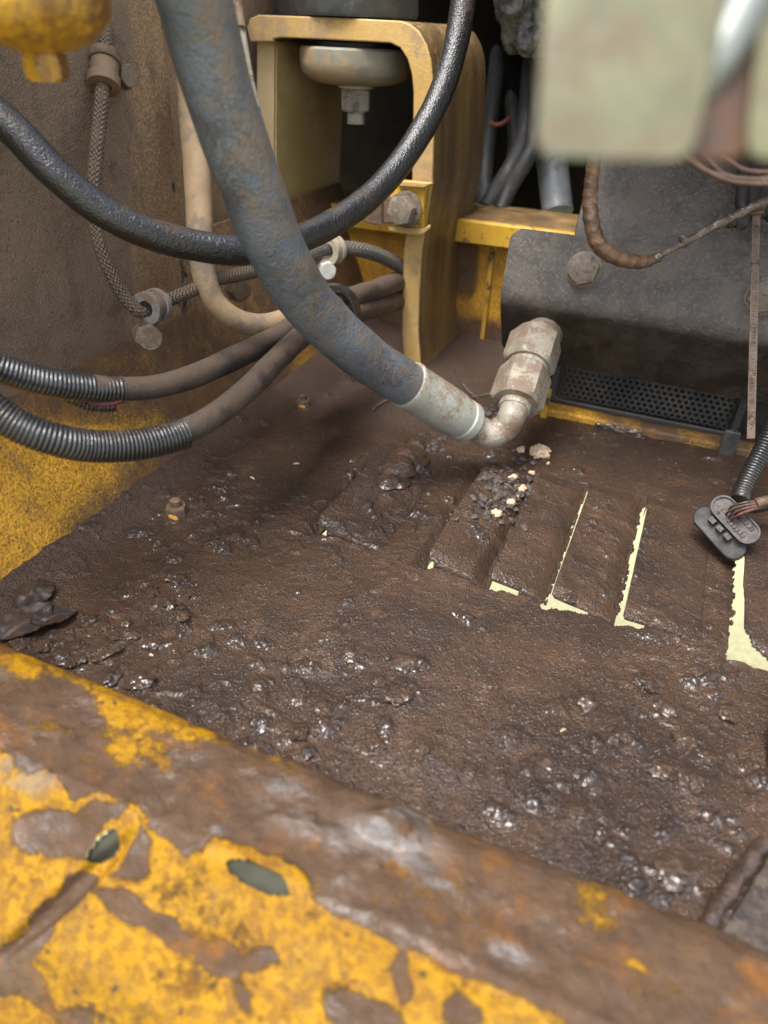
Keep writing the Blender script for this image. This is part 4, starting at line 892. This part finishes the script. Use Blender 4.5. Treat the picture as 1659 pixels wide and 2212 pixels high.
tg = np.gradient(pr, axis=0); nrm = np.stack([tg[:, 1], -tg[:, 0]], 1); nrm /= np.linalg.norm(nrm, axis=1)[:, None]
u_, v_ = project(P)
ell = lambda u, v, ru, rv, ang=0: np.hypot(((u_ - u) * math.cos(ang) + (v_ - v) * math.sin(ang)) / ru, (-(u_ - u) * math.sin(ang) + (v_ - v) * math.cos(ang)) / rv)
ur_, vr_ = u_, v_; u_ = u_ + 150 * (fbm(P, 34, 5, 301) - .5); v_ = v_ + 120 * (fbm(P, 34, 5, 302) - .5)   # ragged edges for the worn patches
lines = 1720 + (u_ - 225) * .468                      # image height of the front ridge
front = sstep(-8, 12, v_ - lines - 12)
paint = .08 + .0 * u_
for (u, v, ru, rv, a, wgt) in ((40, 1445, 90, 28, .1, .62), (190, 1475, 130, 30, .38, .75), (300, 1545, 130, 42, .3, .95), (300, 1620, 70, 60, .2, .62), (410, 1560, 110, 22, .4, .6), (90, 1580, 60, 20, 0, .45), (540, 1625, 30, 14, 0, .62), (590, 1640, 60, 10, .4, .45), (1180, 1800, 40, 16, .4, .6), (1155, 1865, 60, 16, .55, .62), (1270, 1975, 50, 50, .5, .62), (1310, 2010, 40, 40, .6, .55), (1380, 2090, 40, 14, .3, .55), (930, 1770, 30, 8, .4, .5)):
    paint = np.maximum(paint, wgt * sstep(1.35, .35, ell(u, v, ru, rv, a)))
paint = np.maximum(paint, front * (.84 + .5 * (fbm(P * np.array([1, .25, .25]) + P[..., 1:2] * .8, 55, 3, 91) - .5)))
for (u, v, ru, rv, a, wgt) in ((315, 1975, 135, 30, .5, 1.1), (500, 2062, 66, 40, .6, 1.1), (600, 2088, 55, 20, .2, .7), (846, 2092, 20, 66, .1, 1.2), (775, 2178, 85, 42, .4, 1.0), (275, 1852, 55, 46, 0, 1.0), (85, 1988, 160, 34, -.85, 1.4), (40, 2115, 95, 32, .5, .9), (180, 2190, 60, 26, .2, .7), (140, 1785, 150, 50, .1, 1.1), (385, 1800, 66, 40, .5, .9), (1000, 2178, 55, 30, .3, .7), (560, 2150, 40, 18, .6, .5), (690, 1990, 26, 12, .3, .5), (1260, 2200, 60, 60, .4, .8)):
    paint = paint - wgt * sstep(1.3, .5, ell(u, v, ru, rv, a))
paint = np.maximum(paint, .85 * sstep(1.5, 1.1, ell(225, 1830, 62, 30, -.85)) * (u_ > 0)); paint = np.maximum(paint, .95 * sstep(1.5, 1.1, ell(565, 1885, 95, 42, .4)))
wet_ = 0 * u_
for (u, v, ru, rv, a) in ((870, 1800, 130, 60, .35), (690, 1770, 130, 50, .4), (880, 1850, 90, 26, .2), (950, 1900, 50, 14, .3), (60, 1680, 70, 30, .2), (1120, 2060, 60, 26, .4), (470, 1800, 30, 18, 0)):
    wet_ = np.maximum(wet_, sstep(1.3, .4, ell(u, v, ru, rv, a)))
u_, v_ = ur_, vr_; mudf = np.clip(1 - paint, 0, 1)
hgt = ((fbm(P, 26, 4, 3) - .5) * .006 + (fbm(P, 110, 3, 8) - .5) * .0028) * sstep(.3, .9, mudf) + (fbm(P, 40, 2, 5) - .5) * .0012
hgt += .008 * sstep(1.2, .2, ell(850, 1790, 85, 40, .3)) * (.6 + .8 * fbm(P, 120, 3, 9)) + .004 * sstep(1.2, .2, ell(640, 1780, 110, 40, .3)) * fbm(P, 80, 3, 9)
hgt -= .006 * sstep(1.1, .5, ell(140, 1940, 230, 26, -.75))        # worn groove across the front face
P[..., 1] += nrm[:, 0][:, None] * -hgt * -1; P[..., 2] += nrm[:, 1][:, None] * hgt
sl1 = ell(222, 1832, 46, 17, -.85) + (fbm(P, 150, 2, 2) - .5) * .3; sl2 = ell(560, 1897, 72, 24, .42) + (fbm(P, 150, 2, 4) - .5) * .3
hole = (sl1 < 1) | (sl2 < 1)
hc = hole[:-1, :-1] | hole[1:, 1:]
ii, jj = np.nonzero(~hc); a = ii * nx + jj
Q = np.stack([a, a + 1, a + nx + 1, a + nx], 1)
fr_ = thing('foreground_rail', (0, yf_, -.03), 'mud-smeared chipped yellow frame rail crossing the near foreground', 'rail')
mb = MB(); mb.add(P.reshape(-1, 3), [tuple(map(int, q)) for q in Q]); mb.build('rail_body', M['railpaint'], fr_, sharp=70, attrs={'paint': paint.reshape(-1), 'wet': wet_.reshape(-1)})
for sl in (sl1, sl2):
    ii, jj = np.nonzero((sl < 1.5)[:-1, :-1]); a = ii * nx + jj; Q = np.stack([a, a + 1, a + nx + 1, a + nx], 1); us, inv = np.unique(Q, return_inverse=True)
    sg = np.sign(nrm[ns // 2, 1]); off = np.stack([0 * P[..., 0], -sg * nrm[:, 0][:, None] + 0 * P[..., 0], -sg * nrm[:, 1][:, None] + 0 * P[..., 0]], -1) * .0026
    MB().add((P + off).reshape(-1, 3)[us], [tuple(map(int, q)) for q in inv.reshape(-1, 4)]).build('slot_backing', M['slotgrey'], fr_)
# plate edge at the lower right of the floor
sp = thing('floor_step_plate', pz(1600, 1960, 0), 'dark steel step plate with a welded strip at lower right of the floor', 'plate')
q = [pz(u, v, .004) for u, v in ((1560, 2010), (1668, 1835), (1800, 1900), (1800, 2150), (1560, 2120))]
MB().prism(q, (0, 0, -.012)).build('plate', M['stepplate'], sp, bevel=.001)
MB().tube([pz(1520, 2010, .006), pz(1570, 1930, .006), pz(1650, 1818, .006)], .0042, 12, .003, lambda s, t: 1 + .15 * np.sin(s * 300 + t)).build('strip', M['clod'], sp)
tag(MB().tube(T([(1750, 1440, .44), (1706, 1570, .425), (1704, 1680, .41), (1750, 1800, .395)]), .010, 24, .003, lump_r).build('black_tube', M['black']), 'dark tube added at the right edge in place of the black void', 'hose')  # dark tube added to fill the black void at the right edge

# ------------------------------------------------------------------ loose things on the floor
def on_floor(u, v):
    p = pz(u, v, 0)
    for _ in range(3): p = pz(u, v, floor_z(p[0], p[1]))
    return p
CO = []
for k, (u, v, r) in enumerate(CL):
    p = on_floor(u, v); rm = r * depth(p) / F * 1.05
    cxy = RNG.uniform(.85, 1.2); an = RNG.uniform(0, 6.28); ax = [(math.cos(an), math.sin(an), 0), (-math.sin(an), math.cos(an), 0), (0, 0, 1)]
    o = MB().lump(p + np.array([0, 0, -rm * .05]), (rm * cxy, rm / cxy * 1.05, rm * RNG.uniform(.32, .58)), k + 11, 4, .62, 2.0, ax, 5).build('mud_clod', M['clod' if k % 5 in (0, 2) else 'mud'])
    o['_k'] = k; CO.append(o)
LM = [('the largest domed clod', 379, 1247), ('the dead leaves', 85, 1330), ('the rail end', 200, 1470), ('the leftmost slot mouth', 680, 1155), ('the mid-floor twin clods', 865, 1466), ('the middle floor slot', 1075, 1280), ('the triangular-footed slot', 1210, 1310), ('the long white slot', 1350, 1350), ('the widest slot', 1600, 1440), ('the welded strip', 1560, 1930), ('the middle of the rail', 850, 1720), ('the right-edge dark tube', 1655, 1640)]
use = {}
for (u, v, r), o in zip(CL, CO):
    nm, lu, lv = min(LM, key=lambda q: math.hypot(u - q[1], v - q[2])); dd = math.hypot(u - lu, v - lv)
    side = ['right of', 'below right of', 'below', 'below left of', 'left of', 'above left of', 'above', 'above right of'][int(round(math.degrees(math.atan2(v - lv, u - lu)) / 45)) % 8]
    use.setdefault((side, nm), []).append((dd, r, o))
for (side, nm), L in use.items():
    L.sort(key=lambda q: q[0])
    for i, (dd, r, o) in enumerate(L):
        sz = 'big' if r >= 24 else 'small' if r <= 14 else 'middling'
        rank = '' if len(L) == 1 else ', ' + ['nearest', 'second nearest', 'third nearest', 'fourth nearest', 'fifth nearest', 'sixth nearest'][min(i, 5)] + ''
        lab = 'largest domed wet clod, left of mid floor' if o['_k'] == 0 else f'{sz} wet clod {side} {nm}{rank}'
        tag(o, lab, 'mud clod', 'wet clods on the bay floor'); del o['_k']
# mud ridge torn up beside the left-most louvre
mbk = MB()
for k, (u, v, r) in enumerate(((858, 1010, 30), (880, 985, 26), (838, 1040, 22), (862, 1045, 18), (900, 960, 18), (905, 995, 16))):
    p = on_floor(u, v); rm = 1.35 * r * depth(p) / F; mbk.lump(p + np.array([0, 0, rm * .05]), (rm, rm * 1.2, rm * .4), 60 + k, 3, .4, 1.8)
tag(mbk.build('mud_heap', M['clod']), 'torn wet mud heap beside the leftmost floor slot', 'mud heap')
# dark gravel pile
mbk = MB()
for k in range(260):
    q = RNG.random(); u = 1085 + RNG.normal() * 32 + (RNG.random() - .5) * 40; v = 1065 + RNG.normal() * 36 - (u - 1085) * .4
    p = on_floor(u, v); rm = (1.6 + 8.5 * RNG.random() ** 2.5) * depth(p) / F; mbk.lump(p + np.array([0, 0, rm * .3]), (rm, rm * RNG.uniform(.6, 1.3), rm * RNG.uniform(.4, .9)), 200 + k, 2, .9, 1.8)
for k in range(120):
    u = RNG.choice([905, 950, 1010, 1050]) + RNG.normal() * 26; v = 945 + RNG.normal() * 16 - (u - 960) * .45
    p = on_floor(u, v); rm = RNG.uniform(2.5, 8) * depth(p) / F; mbk.lump(p + np.array([0, 0, rm * .3]), (rm, rm * RNG.uniform(.6, 1.3), rm * RNG.uniform(.4, .9)), 500 + k, 2, .9, 1.8)
tag(mbk.build('gravel', simple('dark_gravel', (.045, .036, .03), (.075, .058, .047), 200, (.5, .7))), 'dark gravel heaped between the floor slots', 'gravel', kind='stuff')
FO = [(1167, 981, 21, 'largest pale foam crumb, below the bent steel tube'), (1122, 975, 11, 'pale foam crumb just left of the largest one'), (1149, 1023, 8, 'pale foam crumb below the largest one'), (1107, 1036, 10, 'flat pale foam crumb left of the row down the slot'), (1128, 1060, 14, 'long pale foam crumb at the edge of the gravel'), (1117, 1075, 6, 'small round pale crumb among the gravel'), (1102, 1088, 12, 'stained foam crumb in the gravel'), (1185, 1002, 5, 'tiny pale crumb right of the largest one'), (1072, 1111, 13, 'brownest foam crumb, lowest in the gravel')]
for k, (u, v, r, lab) in enumerate(FO):
    p = on_floor(u, v); t = MB()
    for q in range(max(3, r // 2)):
        an = RNG.uniform(0, 6.28); rr = r * depth(p) / F; off = np.array([math.cos(an), math.sin(an) * 1.3, 0]) * rr * .55 * RNG.random()
        t.lump(p + off + np.array([0, 0, rr * .35]), np.array([1, 1.1, .8]) * rr * RNG.uniform(.35, .6), 700 + k * 20 + q, 3, .9, 2.6, None, 4)
    tag(t.build('foam_crumb', M['foam']), lab, 'foam crumb', 'pale foam crumbs on the floor')
# floor bolts
for (u, v, af, lab) in ((383, 1098, 40, 'muddy floor bolt with a yellow paint chip, left of the floor middle'), (656, 868, 26, 'muddy floor bolt with yellow chips below the rear hoses'), (1405, 885, 0, '')):
    if not af: continue
    p = on_floor(u, v + af * .35); s = depth(p) / F; t = thing('floor_bolt', p, lab, 'bolt', 'bolts through the bay floor')
    MB().lathe(p - np.array([0, 0, .002]), (0, 0, 1), [(0, af * .95 * s), (.0035, af * .8 * s), (.004, af * .6 * s)], 24).build('mud_collar', M['mud'], t, attrs={'dry': np.full(72, .4)})
    MB().hexnut(p, (0, 0, 1), af * .6 * s, af * 1.02 * s, .4, .15).build('nut', M['clamp'], t)
    MB().lathe(p + np.array([0, 0, af * .5 * s]), (0, 0, 1), [(0, af * .30 * s), (af * .45 * s, af * .29 * s), (af * .5 * s, af * .2 * s)], 20).build('stud', M['clamp'], t)
    MB().lump(p + np.array([.15 * af * s, -.50 * af * s, af * .12 * s]), (af * .30 * s, af * .10 * s, af * .22 * s), 5, 2, .5, 2).build('paint_chip', M['chip'], t)
# dead leaves at the left end of the rail
def leaf(c, ax, ay, L, W, curl, seed):
    U, V = np.meshgrid(np.linspace(-1, 1, 31), np.linspace(0, 1, 61)); wd = W * np.sin(np.pi * np.clip(V, .02, .99)) ** .7 * (1 + .03 * np.sin(V * 31) + .02 * np.sin(V * 53))
    X = U * wd; Y = L * V; Z = curl * (U ** 2) * W * 1.2 + curl * 1.1 * L * (V - .4) ** 2 + .009 * (fbm(np.stack([X, Y, 0 * X], -1) + seed, 60, 3, seed) - .5) + .0016 * np.exp(-(U * 6) ** 2)
    az = np.cross(ax, ay); P = np.asarray(c) + X[..., None] * np.asarray(ax) + Y[..., None] * np.asarray(ay) + Z[..., None] * az
    return grid_sheet(lambda a, b: P, 31, 61, -az * .0004)
for c, ang, L, W, curl, lab in (((75, 1285), -2.6, .036, .014, -.08, 'curled wet dead leaf lying against the yellow panel foot'), ((60, 1355), -.25, .040, .015, .12, 'darker rolled leaf between the upper leaf and the rail'), ((120, 1345), 2.6, .030, .011, .15, 'small folded leaf tip beside the rolled leaf')):
    p = on_floor(*c) + np.array([0, 0, .004]); ax = unit((math.cos(ang), math.sin(ang), .12)); ay = unit(np.cross([0, 0, 1], ax)); ax = unit(np.cross(ay, [0, 0.1, 1]))
    V, Q = leaf(p - ay * L / 2, ax, ay, L, W, curl, 4); tag(MB().add(V, Q).build('dead_leaf', M['leaf']), lab, 'leaf', 'dead leaves on the floor')
for pts, lab in (([(805, 892), (815, 880), (840, 868), (862, 872)], 'thin grey grass blade beside the crimped ferrule'), ([(1020, 862), (1045, 858), (1075, 848)], 'thin dark stem behind the bent steel tube'), ([(1000, 835), (1012, 850), (1035, 868)], 'curled dark stem beside the ferrule end')):
    P = [on_floor(u, v) + np.array([0, 0, .003]) for u, v in pts]; tag(MB().tube(P, [.0009] * (len(P) - 1) + [.0003], 8, .002).build('dry_stem', M['twig']), lab, 'stem', 'dry stems on the mud')
for k, (u, v, ang, L, lab) in enumerate(((327, 1418, .3, 9, 'pale seed husk on the mud near the rail at left'), (757, 1432, .1, 12, 'pale straw bit above the twin clods in mid floor'), (640, 1004, 0, 14, 'short white straw bit left of the leftmost slot'), (1060, 1085, .8, 8, 'tan straw bit beside the gravel'), (545, 1035, .5, 11, 'thin pale straw bit on the dusty mud at rear left'), (1215, 1580, -.4, 12, 'brown straw bit in the mud right of mid floor'), (980, 1330, .9, 9, 'tiny straw bit below the middle floor slot'))):
    a = on_floor(u - L / 2 * math.cos(ang), v - L / 2 * math.sin(ang)) + np.array([0, 0, .0008]); b = on_floor(u + L / 2 * math.cos(ang), v + L / 2 * math.sin(ang)) + np.array([0, 0, .0012])
    tag(MB().tube([a, (a + b) / 2 + np.array([0, 0, .0006]), b], [.0004, .0009, .0004], 8, .001).build('straw_bit', M['foam']), lab, 'straw', 'straw bits on the floor')
for o in list(bpy.data.objects):
    if '_off' in o: del o['_off']
